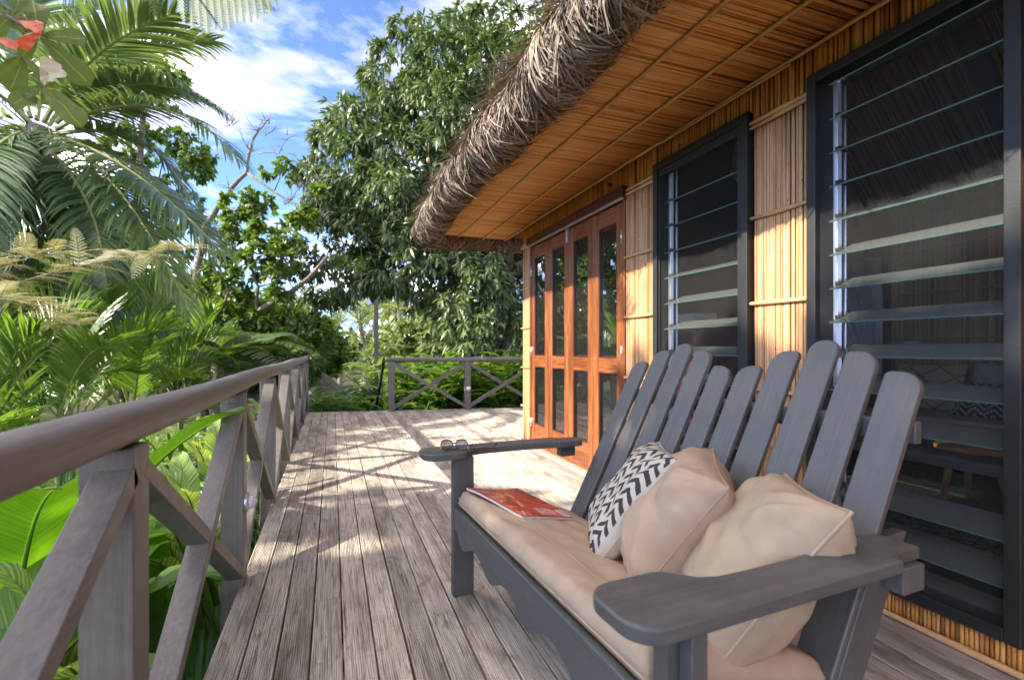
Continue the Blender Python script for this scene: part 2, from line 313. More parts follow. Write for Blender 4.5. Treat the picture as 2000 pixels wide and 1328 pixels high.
def leaf_mat(name, stops, rough=0.42, trans=0.35, spec=0.5, tcol=None, byobj=False, veins=False, stripe=None):
    m = mat(name, rough=rough, spec=spec); g = G(m); r = g.orn() if byobj else g.rnd(); n = g.noise(g.coord((1,1,1)), 2.2, 3, 0.55)
    c = g.ramp(g.math('ADD', g.math('MULTIPLY', r, 0.72), g.math('MULTIPLY', n, 0.3)), stops)
    if veins or stripe:
        uv = g.n('ShaderNodeUVMap').outputs[0]; s_ = g.n('ShaderNodeSeparateXYZ'); g.l(uv, s_.inputs[0])
        ax = g.math('ABSOLUTE', g.math('SUBTRACT', s_.outputs[0], 0.5))
        d = g.math('SUBTRACT', s_.outputs[1], g.math('MULTIPLY', ax, 0.28))
        wv = g.n('ShaderNodeTexNoise', _noise_dimensions='1D'); wv.inputs['Scale'].default_value = 60 if not stripe else 34; wv.inputs['Detail'].default_value = 2; g.l(d, wv.inputs['W'])
        if stripe: c = g.mix(g.ramp(wv.outputs['Fac'], [(0.46, (0,0,0)), (0.54, (1,1,1))]), c, stripe)
        else: c = g.mix(g.ramp(wv.outputs['Fac'], [(0.4, (0.28,)*3), (0.6, (0,0,0))]), c, tuple(x*0.6 for x in stops[0][1]))
        c = g.mix(g.ramp(ax, [(0.012, (1,1,1)), (0.03, (0,0,0))]), c, tuple(min(1, x*1.7+0.03) for x in stops[-1][1])); g.bump(wv.outputs['Fac'], 0.3, 0.01)
    if True:
        gm = g.n('ShaderNodeNewGeometry'); 
        c = g.mix(g.math('MULTIPLY', gm.outputs['Backfacing'], 0.35), c, tuple(min(1, x*1.25+0.02) for x in stops[-1][1]))
    g.col(c); tl = g.n('ShaderNodeBsdfTranslucent'); g.l(g.mix(1.0, c, tcol or (1.5,1.55,0.55), 'MULTIPLY'), tl.inputs[0])
    ms = g.n('ShaderNodeMixShader'); ms.inputs[0].default_value = trans; g.l(g.b.outputs[0], ms.inputs[1]); g.l(tl.outputs[0], ms.inputs[2]); g.l(ms.outputs[0], g.o.inputs[0]); return m
M_COCO = leaf_mat('coconut_leaflet', [(0.1, (0.05,0.10,0.035)), (0.5, (0.10,0.165,0.068)), (1, (0.19,0.25,0.14))], 0.33, 0.25, 0.6)
M_ARECA = leaf_mat('areca_leaflet', [(0.1, (0.045,0.115,0.016)), (0.5, (0.095,0.20,0.026)), (1, (0.18,0.28,0.06))], 0.35, 0.35, 0.55)
M_MANGO = leaf_mat('mango_leaf', [(0.05, (0.035,0.070,0.022)), (0.4, (0.075,0.125,0.042)), (0.75, (0.12,0.18,0.068)), (1, (0.21,0.25,0.11))], 0.33, 0.22, 0.65)
M_ALMOND = leaf_mat('almond_leaf', [(0.05, (0.055,0.105,0.018)), (0.5, (0.105,0.18,0.030)), (1, (0.19,0.26,0.06))], 0.4, 0.4, 0.5)
M_BUSH = leaf_mat('bush_leaf', [(0.05, (0.055,0.10,0.02)), (0.5, (0.10,0.185,0.035)), (1, (0.19,0.27,0.075))], 0.45, 0.35, 0.45)
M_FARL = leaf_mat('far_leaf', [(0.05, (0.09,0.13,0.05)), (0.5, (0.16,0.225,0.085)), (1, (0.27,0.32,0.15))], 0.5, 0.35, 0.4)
M_FERN = leaf_mat('tree_fern_pinnule', [(0.05, (0.03,0.06,0.016)), (0.5, (0.05,0.095,0.026)), (1, (0.09,0.14,0.045))], 0.55, 0.15, 0.3)
M_FEATH = leaf_mat('feathery_yellow_leaflet', [(0.05, (0.27,0.27,0.12)), (0.5, (0.42,0.40,0.22)), (1, (0.55,0.50,0.32))], 0.55, 0.25, 0.3, (1.3,1.3,0.9))
M_HELI = leaf_mat('heliconia_blade', [(0.05, (0.06,0.16,0.010)), (0.5, (0.10,0.25,0.014)), (1, (0.17,0.33,0.026))], 0.28, 0.5, 0.5, byobj=True, veins=True)
M_VARI = leaf_mat('variegated_ginger_blade', [(0.05, (0.09,0.20,0.02)), (0.5, (0.13,0.27,0.03)), (1, (0.18,0.32,0.05))], 0.3, 0.4, 0.5, byobj=True, stripe=(0.55,0.58,0.26))
M_GING = leaf_mat('ginger_leaf', [(0.05, (0.065,0.14,0.02)), (0.5, (0.14,0.255,0.045)), (1, (0.24,0.35,0.085))], 0.35, 0.4, 0.5)
M_BIGL = leaf_mat('broad_branch_leaf', [(0.05, (0.05,0.085,0.012)), (0.5, (0.09,0.14,0.022)), (1, (0.16,0.20,0.038))], 0.4, 0.4, 0.4, byobj=True, veins=True)
M_REDL = leaf_mat('red_old_leaf', [(0.1, (0.35,0.04,0.02)), (0.6, (0.60,0.09,0.03)), (1, (0.65,0.20,0.08))], 0.4, 0.4, 0.5, (1.5,0.6,0.3))
M_DRYL = leaf_mat('pale_dry_leaf', [(0.1, (0.34,0.24,0.16)), (0.6, (0.55,0.45,0.36)), (1, (0.62,0.55,0.48))], 0.6, 0.3, 0.3)
M_RACH = mat('palm_rachis', (0.26,0.27,0.09), 0.5)
M_STALK = mat('green_stalk', (0.12,0.22,0.035), 0.4)
def bark_mat(name, a, b):
    m = mat(name, rough=0.9, spec=0.2); g = G(m); n = g.noise(g.coord((6,6,2.2)), 3, 6, 0.65, 0.5); g.col(g.ramp(n, [(0.35, a), (0.7, b)])); g.bump(n, 0.6, 0.03); return m
M_BARK = bark_mat('grey_brown_bark', (0.07,0.055,0.04), (0.24,0.19,0.145))
M_TWIG = bark_mat('pale_grey_bark', (0.13,0.105,0.085), (0.31,0.26,0.22))
M_FRUIT = mat('green_mango_skin', (0.34,0.36,0.16), 0.45)
g_ = G(M_FRUIT); g_.col(g_.ramp(g_.orn(), [(0, (0.15,0.20,0.07)), (0.75, (0.27,0.29,0.13)), (1, (0.42,0.27,0.11))]))
def soil_mat():
    m = mat('leaf_littered_ground', rough=0.95, spec=0.1); g = G(m); n = g.noise(g.coord((1,1,1)), 0.7, 8, 0.7); n2 = g.noise(g.coord((1,1,1)), 14, 5, 0.7)
    g.col(g.mix(n2, g.ramp(n, [(0.4, (0.035,0.05,0.016)), (0.6, (0.07,0.10,0.03))]), (0.06,0.045,0.028))); g.bump(n2, 0.6, 0.05); return m
M_SOIL = soil_mat()

# ================================================================== THE SETTING
def terrain(x, y):
    d = max(0.0, y-9.0)
    z = -1.35 - 0.10*max(0, min(d, 16)) + 0.05*math.sin(x*0.5)+0.05*math.cos(y*0.43)
    far = max(0.0, math.hypot(x, y)-34)
    return z + min(far*0.045, 7.0)
mb = MB(); n = 70; ext = 420.0
def gx(i): t = i/n*2-1; return math.copysign(abs(t)**2.6, t)*ext
for i in range(n+1):
    for j in range(n+1):
        x, y = gx(i), gx(j)+6; mb.v.append((x, y, terrain(x, y)))
for i in range(n):
    for j in range(n): a = i*(n+1)+j; mb.f.append((a, a+n+1, a+n+2, a+1)); mb.m.append(0)
obj('ground', mb, M_SOIL, kind='structure', label='leaf littered sloping ground under the deck and garden')

# ---- deck of grooved planks running away from the lens
def deck_end(x): return 8.80-0.165*(x+0.4)
deck = empty('deck', (0.8, 4, 0), kind='structure', label='weathered grey timber deck of long grooved planks')
PITCH = 0.1067; PW = 0.1005
def plank_mesh(name, length, grooved, taper=0.0):
    prof = []; hw = PW/2; e = 0.003
    if grooved:
        ng = 12; gw = (PW-0.012)/ng; prof.append((-hw, -0.004)); prof.append((-hw+0.003, 0))
        x = -hw+0.006
        for k in range(ng): prof += [(x+gw*0.02, 0), (x+gw*0.30, -0.0028), (x+gw*0.55, -0.0028), (x+gw*0.85, 0)]; x += gw
        prof += [(hw-0.003, 0), (hw, -0.004)]
    else: prof = [(-hw, -0.005), (-hw+0.004, -0.001), (-hw+0.02, 0), (hw-0.02, 0), (hw-0.004, -0.001), (hw, -0.005)]
    prof = [(-hw, -0.028)]+prof+[(hw, -0.028)]
    m_ = MB(); k = len(prof)
    vs = [(x, 0, z) for x, z in prof]+[(x, length + taper*x, z) for x, z in prof]
    m_.add(vs, [(i, i+1, k+i+1, k+i)[::-1] for i in range(k-1)]+[tuple(range(k)), tuple(range(k, 2*k))[::-1]])
    return m_.mesh(name, M_DECK, False)
pm_cache = {}
rr = random.Random(3)
for c in range(0, 46):
    xc = -0.393+PITCH*(c+0.5); grooved = xc < 1.62
    if xc < 2.03: y0 = -2.2
    else: y0 = 5.36
    ends = [y0]; y = y0 + rr.uniform(1.2, 3.6)
    stop = deck_end(xc)
    while y < stop-1.0: ends.append(y); y += rr.choice((2.4, 3.0, 3.6, 4.2))
    ends.append(stop)
    for a, b in zip(ends[:-1], ends[1:]):
        Ln = round(b-a-0.003, 3); key = (Ln, grooved, b == stop)
        if key not in pm_cache: pm_cache[key] = plank_mesh('plank', Ln, grooved, -0.165 if b == stop else 0)
        mtx = Matrix.Translation((xc+rr.uniform(-.0012, .0012), a, rr.uniform(-0.0015, 0.0012))) @ Matrix.Rotation(rr.uniform(-.008, .008), 4, 'Y')
        link('plank', pm_cache[key], deck, M=mtx)
mb = MB()
mb.box((-0.392, -2.2, -0.20), (-0.352, 8.78, -0.031))
mb.bar((-0.39, 8.77, -0.115), (4.5, 8.77-0.165*4.89, -0.115), 0.168, 0.03)
for yy in np.arange(-2, 8.6, 0.6): mb.box((-0.35, yy, -0.20), (2.0, yy+0.045, -0.03))
obj('joist_frame', mb, M_RAIL, deck)

# ---- railings: every run one thing, with posts, braces and hand rail
def brace(mbx, a, b, off=0.0):
    mbx.bar((a[0]+off, a[1], a[2]), (b[0]+off, b[1], b[2]), 0.066, 0.038, (1, 0, 0))
XR = -0.415
rail = empty('deck_railing', (XR, 4, 0), label='long taupe timber railing with crossed braces along the garden edge of the deck', cat='railing')
POST_Y = [-0.06, 1.215, 2.49, 3.72, 4.95, 6.17, 7.38, 8.60]
pts = []; 
for k in range(34):
    y = -0.9 + (8.66+0.9)*k/33; pts.append((XR+0.004*math.sin(y*1.7), y, 0.892+0.004*math.sin(y*2.3)))
mb = MB(); prof = []
for k in range(16):
    a = 2*math.pi*k/16; prof.append((0.043*math.copysign(abs(math.cos(a))**0.8, math.cos(a)), 0.041*math.copysign(abs(math.sin(a))**0.65, math.sin(a))))
vs = []
for p in pts: vs += [(p[0]+x, p[1], p[2]+z) for x, z in prof]
mb.add(vs, [(i*16+k, i*16+(k+1) % 16, (i+1)*16+(k+1) % 16, (i+1)*16+k) for i in range(len(pts)-1) for k in range(16)]+[tuple(range(16)), tuple(range(33*16, 34*16))[::-1]])
obj('hand_rail', mb, M_RAIL, rail)
for y in POST_Y:
    mb = MB(); mb.box((XR-0.045, y-0.045, -0.32), (XR+0.045, y+0.045, 0.852)); obj('post', mb, M_RAILZ, rail, 0.004)
for i in range(len(POST_Y)-1):
    a, b = POST_Y[i]+0.045, POST_Y[i+1]-0.045; cx_ = XR+0.012
    mb = MB(); mb.bar((cx_, a-0.02, 0.05), (cx_, b+0.02, 0.80), 0.066, 0.044, (1, 0, 0)); obj('brace', mb, M_RAIL, rail, 0.003)
    mid = (a+b)/2; d = 0.052
    mb = MB(); mb.bar((cx_+0.003, a-0.02, 0.80), (cx_+0.003, mid-d*0.7, 0.425+d*0.43), 0.062, 0.042, (1, 0, 0)); obj('brace', mb, M_RAIL, rail, 0.003)
    mb = MB(); mb.bar((cx_+0.003, mid+d*0.7, 0.425-d*0.43), (cx_+0.003, b+0.02, 0.05), 0.062, 0.042, (1, 0, 0)); obj('brace', mb, M_RAIL, rail, 0.003)
def fx(x): return deck_end(x)-0.07
far = empty('deck_railing', (2.6, fx(2.6), 0), label='short taupe timber railing with crossed braces across the far end of the deck', cat='railing')
FX = [0.93, 2.20, 3.47, 4.5]
mb = MB(); mb.tube([(0.86, fx(0.86), 0.862), (4.6, fx(4.6), 0.862)], 0.042, 12); obj('hand_rail', mb, M_RAILX, far)
for x in FX:
    mb = MB(); mb.box((x-0.05, fx(x)-0.045, -0.3), (x+0.05, fx(x)+0.045, 0.826)); obj('post', mb, M_RAILZ, far, 0.004)
for a, b in zip(FX[:-1], FX[1:]):
    a += 0.05; b -= 0.05; mid = (a+b)/2; sd = (0, 1, 0)
    mb = MB(); mb.bar((a-0.01, fx(a)-0.005, 0.06), (b+0.01, fx(b)-0.005, 0.79), 0.05, 0.062, sd); obj('brace', mb, M_RAIL, far, 0.003)
    mb = MB(); mb.bar((a-0.01, fx(a)-0.003, 0.79), (mid-0.04, fx(mid)-0.003, 0.448), 0.046, 0.058, sd); obj('brace', mb, M_RAIL, far, 0.003)
    mb = MB(); mb.bar((mid+0.04, fx(mid)-0.003, 0.402), (b+0.01, fx(b)-0.003, 0.06), 0.046, 0.058, sd); obj('brace', mb, M_RAIL, far, 0.003)
st = empty('stair_railing', (0.72, 9.4, 0), label='dark handrail board leaning down beside the garden steps', cat='railing')
mb = MB(); mb.bar((0.83, 8.72, 0.86), (0.80, 10.6, -0.42), 0.10, 0.04, (0, 0, 1)); obj('hand_rail', mb, M_FRAME, st, 0.004)
mb = MB(); mb.bar((0.79, 10.5, -1.4), (0.80, 10.5, -0.36), 0.05, 0.05, (1, 0, 0)); obj('post', mb, M_FRAME, st, 0.003)
# ---- little dome lamps on the posts
def dome_lamp(loc, nrm, label):
    q = Vector(nrm).to_track_quat('Z', 'Y').to_matrix().to_4x4(); e = empty('post_lamp', loc, label=label, cat='lamp', group='dome lamps fixed to the railing posts')
    m_ = MB(); nseg = 20
    for (r0, z0), (r1, z1) in zip([(0.044, 0), (0.044, 0.010), (0.038, 0.016)], [(0.044, 0.010), (0.038, 0.016), (0.02, 0.017)]):
        vs = [(r*math.cos(2*math.pi*k/nseg), r*math.sin(2*math.pi*k/nseg), z) for r, z in ((r0, z0), (r1, z1)) for k in range(nseg)]
        m_.add(vs, [(k, (k+1) % nseg, nseg+(k+1) % nseg, nseg+k) for k in range(nseg)])
    me = m_.mesh('bezel', M_ALU); me.transform(Matrix.Translation(loc) @ q); link('bezel', me, e)
    m_ = MB(); rings = 7; vs = []
    for i in range(rings):
        a = math.pi/2*i/(rings-1); vs += [(0.033*math.cos(a)*math.cos(2*math.pi*k/nseg), 0.033*math.cos(a)*math.sin(2*math.pi*k/nseg), 0.016+0.030*math.sin(a)) for k in range(nseg)]
    m_.add(vs, [(i*nseg+k, i*nseg+(k+1) % nseg, (i+1)*nseg+(k+1) % nseg, (i+1)*nseg+k) for i in range(rings-1) for k in range(nseg)])
    me = m_.mesh('lens', M_LENS); me.transform(Matrix.Translation(loc) @ q); link('lens', me, e)
dome_lamp((XR+0.046, 2.49, 0.36), (1, 0, 0), 'round dome lamp on a garden side railing post beside the grooved planks')
dome_lamp((XR+0.046, 8.60, 0.33), (1, 0, 0), 'round dome lamp on the last post of the long garden side railing')
dome_lamp((2.20, fx(2.2)-0.047, 0.36), (0, -1, 0), 'round dome lamp on the middle post of the short far railing')

# ================================================================== THE BUNGALOW
XW = 2.06; ZS = 2.425
house = empty('bamboo_bungalow', (4, 2, 0), label='bamboo clad bungalow with shaggy thatched eave, folding doors and louvre windows', cat='house')
YC = 5.30                                   # far corner
D0, D1 = 3.165, 5.06                        # door opening
A0, A1 = 1.985, 2.79                        # small window
B0, B1 = 0.90, 1.645                        # big window
ZB = 0.105; ZT = 2.285
# structural wall behind the cladding
def wallbox(a, b, name='wall', m=M_BACK):
    q = MB(); q.box(a, b); return obj(name, q, m, house)
wx0, wx1 = XW+0.016, XW+0.12
wallbox((wx0, D1, -0.3), (wx1, YC-0.016, ZT)); wallbox((wx0, A1, -0.3), (wx1, D0, ZT)); wallbox((wx0, B1, -0.3), (wx1, A0, ZT)); wallbox((wx0, -3.2, -0.3), (wx1, B0, ZT))
wallbox((wx0, A0, -0.3), (wx1, A1, ZB)); wallbox((wx0, B0, -0.3), (wx1, B1, ZB)); wallbox((wx0, D0, -0.3), (wx1, D1, 0.0)); wallbox((wx0, -3.2, ZT), (wx1, YC-0.016, ZS+0.1))
# canes: one shared mesh per height class
def cane_mesh(r, z0, z1, seed, m=M_CANE):
    q = random.Random(seed); m_ = MB(); pts = []; rad = []; z = z0
    node = z0+q.uniform(0.05, 0.3)
    zs = [z0]
    while node < z1-0.05:
        zs += [node-0.006, node, node+0.006]; node += q.uniform(0.22, 0.42)
    zs.append(z1); 
    for k, zz in enumerate(zs): 
        isn = (k % 3 == 2); pts.append((0, 0.0012*math.sin(zz*3+seed), zz)); rad.append(r*(1.10 if isn else 1.0)*q.uniform(0.97, 1.03))
    m_.tube(pts, rad, 6); return m_.mesh('cane', m)
CD = 0.0138
def canes(y0, y1, z0, z1, m=M_CANE, x=XW+0.007, variants=5, seed=0):
    ms = [cane_mesh(CD*0.5, z0, z1, seed+k, m) for k in range(variants)]; q = random.Random(seed); y = y0+CD/2
    while y < y1-CD*0.3:
        link('cane', q.choice(ms), house, M=Matrix.Translation((x+q.uniform(-.0015, .0022), y, 0)) @ Matrix.Rotation(q.uniform(-.003, .003), 4, 'X') @ Matrix.Rotation(q.uniform(0, 6.28), 4, 'Z')); y += CD*q.uniform(0.97, 1.06)
canes(B1+0.004, A0-0.004, 0.0, 2.205, seed=1); canes(A1+0.004, D0-0.004, 0.0, 2.205, seed=11); canes(D1+0.004, YC, 0.0, 2.205, seed=21)
canes(0.98, B1, ZT+0.003, ZS+0.02, M_HEAD, seed=31); canes(B1, A0, 2.21, ZS+0.02, M_HEAD, seed=32); canes(A0, A1, ZT+0.003, ZS+0.02, M_HEAD, seed=33); canes(A1, 3.05, 2.21, ZS+0.02, M_HEAD, seed=34); canes(B0, B1, 0.004, ZB-0.012, M_HEAD, seed=41)
# remaining header and side cladding: joined, too fine to pick apart
def joined_canes(name, spots, r, axis, z0, z1, m, seed, stuff=True):
    q = random.Random(seed); m_ = MB()
    for s_ in spots:
        if axis == 'z': a, b = (s_[0]+q.uniform(-.0015, .002), s_[1], z0), (s_[0], s_[1]+q.uniform(-.002, .002), z1)
        elif axis == 'x': a, b = (z0+q.uniform(0, .02), s_[1], s_[2]+q.uniform(-.003, .003)), (z1+q.uniform(-.03, .03), s_[1]+q.uniform(-.012, .012), s_[2]+q.uniform(-.003, .003))
        m_.tube([a, b], r*q.uniform(0.8, 1.15), 6)
    return obj(name, m_, m, house, kind='stuff' if stuff else None)
sp1 = [(XW+0.007, y) for y in np.arange(3.06, YC, CD)]
joined_canes('header_cladding', sp1, CD*0.5, 'z', 2.21, ZS+0.02, M_REEDY, 5)
joined_canes('rear_cladding', [(XW+0.007, y) for y in np.arange(-3.1, 0.895, CD)], CD*0.5, 'z', 0, ZS+0.02, M_REEDY, 6); joined_canes('header_cladding', [(XW+0.007, y) for y in np.arange(0.905, 0.97, CD)], CD*0.5, 'z', ZT+0.003, ZS+0.02, M_REEDY, 16)
# end wall (facing the far deck)
mb = MB(); EX0, EX1 = 2.62, 3.55
for a, b in (((wx1, YC-0.12, -0.3), (EX0, YC-0.016, 2.7)), ((EX1, YC-0.12, -0.3), (6.0, YC-0.016, 2.7)), ((EX0, YC-0.12, -0.3), (EX1, YC-0.016, 0.25)), ((EX0, YC-0.12, 2.1), (EX1, YC-0.016, 2.7))): mb.box(a, b)
obj('wall', mb, M_BACK, house)
joined_canes('end_cladding', [(x, YC-0.004) for x in list(np.arange(XW+0.02, EX0, CD))+list(np.arange(EX1, 6.0, CD))], CD*0.5, 'z', 0, 2.4, M_REEDY, 7)
# battens
def batten(pts, r, m=M_BATTEN, seed=0, name='batten'):
    q = random.Random(seed); a, b = Vector(pts[0]), Vector(pts[1]); Ln = (b-a).length; k = max(2, int(Ln/0.12)); P_ = []; Rr = []
    for i in range(k+1): 
        P_.append(a.lerp(b, i/k)+Vector((q.uniform(-1, 1), 0, q.uniform(-1, 1)))*0.0016); Rr.append(r*q.uniform(0.92, 1.06)*(1.16 if i % 3 == 1 else 1))
    m_ = MB(); m_.tube(P_, Rr, 8); return obj(name, m_, m, house)
for (y0, y1) in ((B1+0.002, A0-0.002), (A1+0.002, D0-0.002), (D1+0.002, YC+0.012)):
    for z, r in ((2.222, 0.010), (2.196, 0.009), (1.725, 0.0105), (1.283, 0.0105), (0.84, 0.010), (0.40, 0.010)): batten(((XW-0.010, y0, z+random.uniform(-.004, .004)), (XW-0.010, y1, z+random.uniform(-.004, .004))), r, seed=int(z*100+y0*10))
batten(((XW-0.014, -0.5, 0.014), (XW-0.014, 1.68, 0.014)), 0.012, seed=4); batten(((XW-0.014, 1.69, 0.014), (XW-0.014, D0, 0.014)), 0.012, seed=5)
# soffit reeds and their battens
sof = [(0, y, ZS+0.012) for y in np.arange(-1.6, 5.98, 0.0108)]
joined_canes('soffit_reed', sof, 0.0061, 'x', 1.06, XW+0.012, M_REED, 9)
mb = MB(); mb.box((1.0, -2.6, ZS+0.030), (XW+0.2, 6.02, ZS+0.045)); mb.box((XW+0.2, YC-0.1, ZS+0.030), (6.2, 6.02, ZS+0.045)); obj('soffit_board', mb, M_SOFB, house)
for x, sd in ((1.19, 51), (1.455, 52), (1.76, 53), (XW-0.012, 54)):
    y = -1.5
    q = random.Random(sd)
    while y < 5.9:
        y2 = min(5.95, y+q.uniform(1.5, 2.6)); batten(((x+q.uniform(-.006, .006), y, ZS-0.003), (x+q.uniform(-.006, .006), y2+0.02, ZS-0.004)), 0.0095, seed=sd+int(y*10)); y = y2
batten(((XW-0.016, 0.7, ZS-0.018), (XW-0.024, 1.72, ZS-0.012)), 0.0085, seed=77); batten(((XW-0.016, 1.74, ZS-0.020), (XW-0.018, 2.72, ZS-0.016)), 0.008, seed=78)
# conduit stub
mb = MB(); mb.tube([(XW-0.002, 3.36, 2.335), (XW-0.04, 3.36, 2.335)], 0.012, 10); obj('conduit_stub', mb, M_PELMET, house)

# ---- thatch: eave roll plus the roof above it
def thatch_roll(name, path, r, count, seed, lo=-0.9, hi=2.6, ln=(0.16, 0.34), lean=0.45):
    """path: list of (centre, outward vector); blades wrap over the roll from the top round to the underside"""
    q = np.random.default_rng(seed); V_ = []; Q_ = []; T_ = []
    cs = np.array([p[0] for p in path]); os_ = np.array([p[1] for p in path]); seg = np.linalg.norm(np.diff(cs, axis=0), axis=1); cum = np.concatenate([[0], np.cumsum(seg)])
    for k in range(count):
        s_ = q.uniform(0, cum[-1]); i = min(np.searchsorted(cum, s_)-1, len(seg)-1); i = max(i, 0); f_ = (s_-cum[i])/seg[i]
        c = cs[i]*(1-f_)+cs[i+1]*f_; o = os_[i]*(1-f_)+os_[i+1]*f_; o = o/np.linalg.norm(o); t = (cs[i+1]-cs[i])/seg[i]; up = np.array([0, 0, 1.0])
        a0 = q.uniform(lo, hi); L_ = q.uniform(*ln); w_ = q.uniform(0.004, 0.0095); rr_ = r*(1+0.10*math.sin(s_*6.1)+0.07*math.sin(s_*17.3+a0)+q.uniform(-.10, .10)); sk = q.normal(0.25, lean); lift = q.uniform(0.0, 0.03)*(q.random() < 0.4)+q.uniform(0.0, 0.10)*(q.random() < 0.03)
        pr = []; nseg = 3
        for j in range(nseg+1):
            u_ = j/nseg; a = a0-(L_*u_/rr_)*math.cos(min(1.2, abs(sk)))          # angle measured from 'up', falling outwards
            ra = rr_+lift*u_*u_
            pr.append(c+o*(ra*math.cos(a))+up*(ra*0.98*math.sin(a))+t*(L_*u_*math.sin(sk)))
        pr = np.array(pr); d = pr[-1]-pr[0]; nrm = pr[0]-c; sd = np.cross(d, nrm); sd /= (np.linalg.norm(sd)+1e-9)
        tw = q.normal(0, .5); sd = sd*math.cos(tw)+nrm/np.linalg.norm(nrm)*math.sin(tw)
        b_ = len(V_); 
        for j in range(nseg+1):
            ww = w_*(1-0.75*(j/nseg)**2); V_.append(pr[j]-sd*ww); V_.append(pr[j]+sd*ww)
        for j in range(nseg): Q_.append((b_+2*j, b_+2*j+1, b_+2*j+3, b_+2*j+2))
    me = npmesh(name, V_, Q_, None, M_THATCH, smooth=False); return link(name, me, house, kind='stuff')
RC = (1.065, 2.485); RR = 0.150
pth = [((RC[0]+0.02*math.sin(y*1.1), y, RC[1]+0.015*math.sin(y*1.9)), (-1, 0, 0)) for y in np.arange(-2.2, 5.75, 0.25)]
pth += [((1.06, 5.86, RC[1]-0.02), (-0.9, 0.4, 0)), ((1.14, 5.98, RC[1]-0.03), (-0.5, 0.85, 0)), ((1.26, 6.04, RC[1]-0.03), (-0.1, 1, 0))]+[((x, 6.05, RC[1]-0.02), (0, 1, 0)) for x in np.arange(1.6, 5.2, 0.5)]
thatch_roll('thatch_eave', pth, RR, 42000, 4, lo=-1.5, hi=2.3)
thatch_roll('thatch_fringe', pth, RR*0.95, 2600, 8, lo=-2.3, hi=-1.0, ln=(0.10, 0.26), lean=0.8)
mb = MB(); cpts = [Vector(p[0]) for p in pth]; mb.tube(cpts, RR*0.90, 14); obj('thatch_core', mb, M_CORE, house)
# roof planes behind the roll
mb = MB()
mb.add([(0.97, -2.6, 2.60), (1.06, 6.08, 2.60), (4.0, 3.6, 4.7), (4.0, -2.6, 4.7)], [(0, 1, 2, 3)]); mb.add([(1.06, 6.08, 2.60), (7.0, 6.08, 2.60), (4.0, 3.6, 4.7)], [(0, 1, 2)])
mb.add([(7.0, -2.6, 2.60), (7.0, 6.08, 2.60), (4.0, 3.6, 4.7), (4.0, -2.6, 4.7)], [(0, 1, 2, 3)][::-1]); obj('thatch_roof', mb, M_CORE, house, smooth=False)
q = np.random.default_rng(12); V_ = []; Q_ = []
for k in range(5000):
    y = q.uniform(-1.0, 5.9); t_ = q.uniform(0, 0.3); p = np.array([1.0+3*t_, y, 2.63+2.1*t_+q.uniform(0, .03)]); d = np.array([-0.8, q.normal(0, .25), -0.56+q.uniform(0, .15)])*q.uniform(.2, .4); w_ = q.uniform(.004, .009); b_ = len(V_)
    V_ += [p-[0, w_, 0], p+[0, w_, 0], p+d+[0, w_*.3, 0], p+d-[0, w_*.3, 0]]; Q_.append((b_, b_+1, b_+2, b_+3))
link('thatch_thatching', npmesh('thatch_thatching', V_, Q_, None, M_THATCH), house, kind='stuff')

# ---- windows
def window(y0, y1, z0, z1, blades, mid=None, name='window', double=False):
    e = MB(); fw = 0.045; x0, x1 = XW-0.035, XW+0.13
    e.box((x0, y1-fw, z0), (x1, y1, z1)); e.box((x0, y0, z0), (x1, y0+fw, z1)); e.box((x0, y0+fw, z1-fw), (x1, y1-fw, z1)); e.box((x0, y0+fw, z0), (x1, y1-fw, z0+fw))
    if mid: e.box((XW-0.012, y0+fw, mid-0.02), (x1, y1-fw, mid+0.02))
    w_ = obj(name, e, M_FRAME, house, 0.004)
    ib0, ib1 = y0+fw, y1-fw
    if double:                                                # screen sash with its own stile, standing proud
        s_ = MB(); s_.box((XW-0.020, y0+fw, z0+fw), (XW+0.01, y0+fw+0.035, z1-fw)); s_.box((XW-0.020, y1-fw-0.012, z0+fw), (XW+0.01, y1-fw, z1-fw)); s_.box((XW-0.020, ib0+0.035, z1-fw-0.05), (XW+0.01, ib1-0.012, z1-fw)); obj('screen_sash', s_, M_FRAME, w_, 0.002)
    s_ = MB(); s_.add([(XW-0.004, ib0, z0+fw), (XW-0.004, ib1, z0+fw), (XW-0.004, ib1, z1-fw), (XW-0.004, ib0, z1-fw)], [(0, 1, 2, 3)]); obj('insect_screen', s_, M_SCREEN, w_, smooth=False)
    for yy in (ib1-0.05, ib0+0.012):
        c = MB(); c.box((XW+0.035, yy-0.004, z0+fw), (XW+0.060, yy+0.018, z1-fw)); c.box((XW+0.085, yy, z0+fw), (XW+0.095, yy+0.01, z1-fw)); obj('blade_channel', c, M_ALU if yy > (y0+y1)/2 else M_FRAME, w_, 0.002)
    bl = MB(); wd = 0.152; th = 0.006; yl = (ib1-ib0)-0.055
    bl.box((-wd/2, 0, -th/2), (wd/2, yl, th/2)); bl.m = [0, 0, 1, 1, 1, 1]; me = bl.mesh('louvre_blade', [M_LOUV, M_GEDGE], False)
    for z, t_ in blades:
        link('louvre_blade', me, w_, M=Matrix.Translation((XW+0.062, ib0+0.008, z)) @ Matrix.Rotation(R(t_), 4, 'Y'))
    cl = MB()
    for z, t_ in blades: cl.box((XW+0.03, ib1-0.062, z-0.008), (XW+0.10, ib1-0.045, z+0.008))
    obj('blade_clip', cl, M_FRAME, w_, kind='stuff'); return w_
q = random.Random(2)
window(A0, A1, ZB, ZT, [(1.036+0.166*k, -20+q.uniform(-2, 2)) for k in range(-5, 7)], None, double=True)
window(B0, B1, ZB, ZT, [(1.041+0.1487*k, -20+q.uniform(-3, 3)) for k in range(-6, 9) if abs(1.041+0.1487*k-0.64) > 0.06], 0.645)
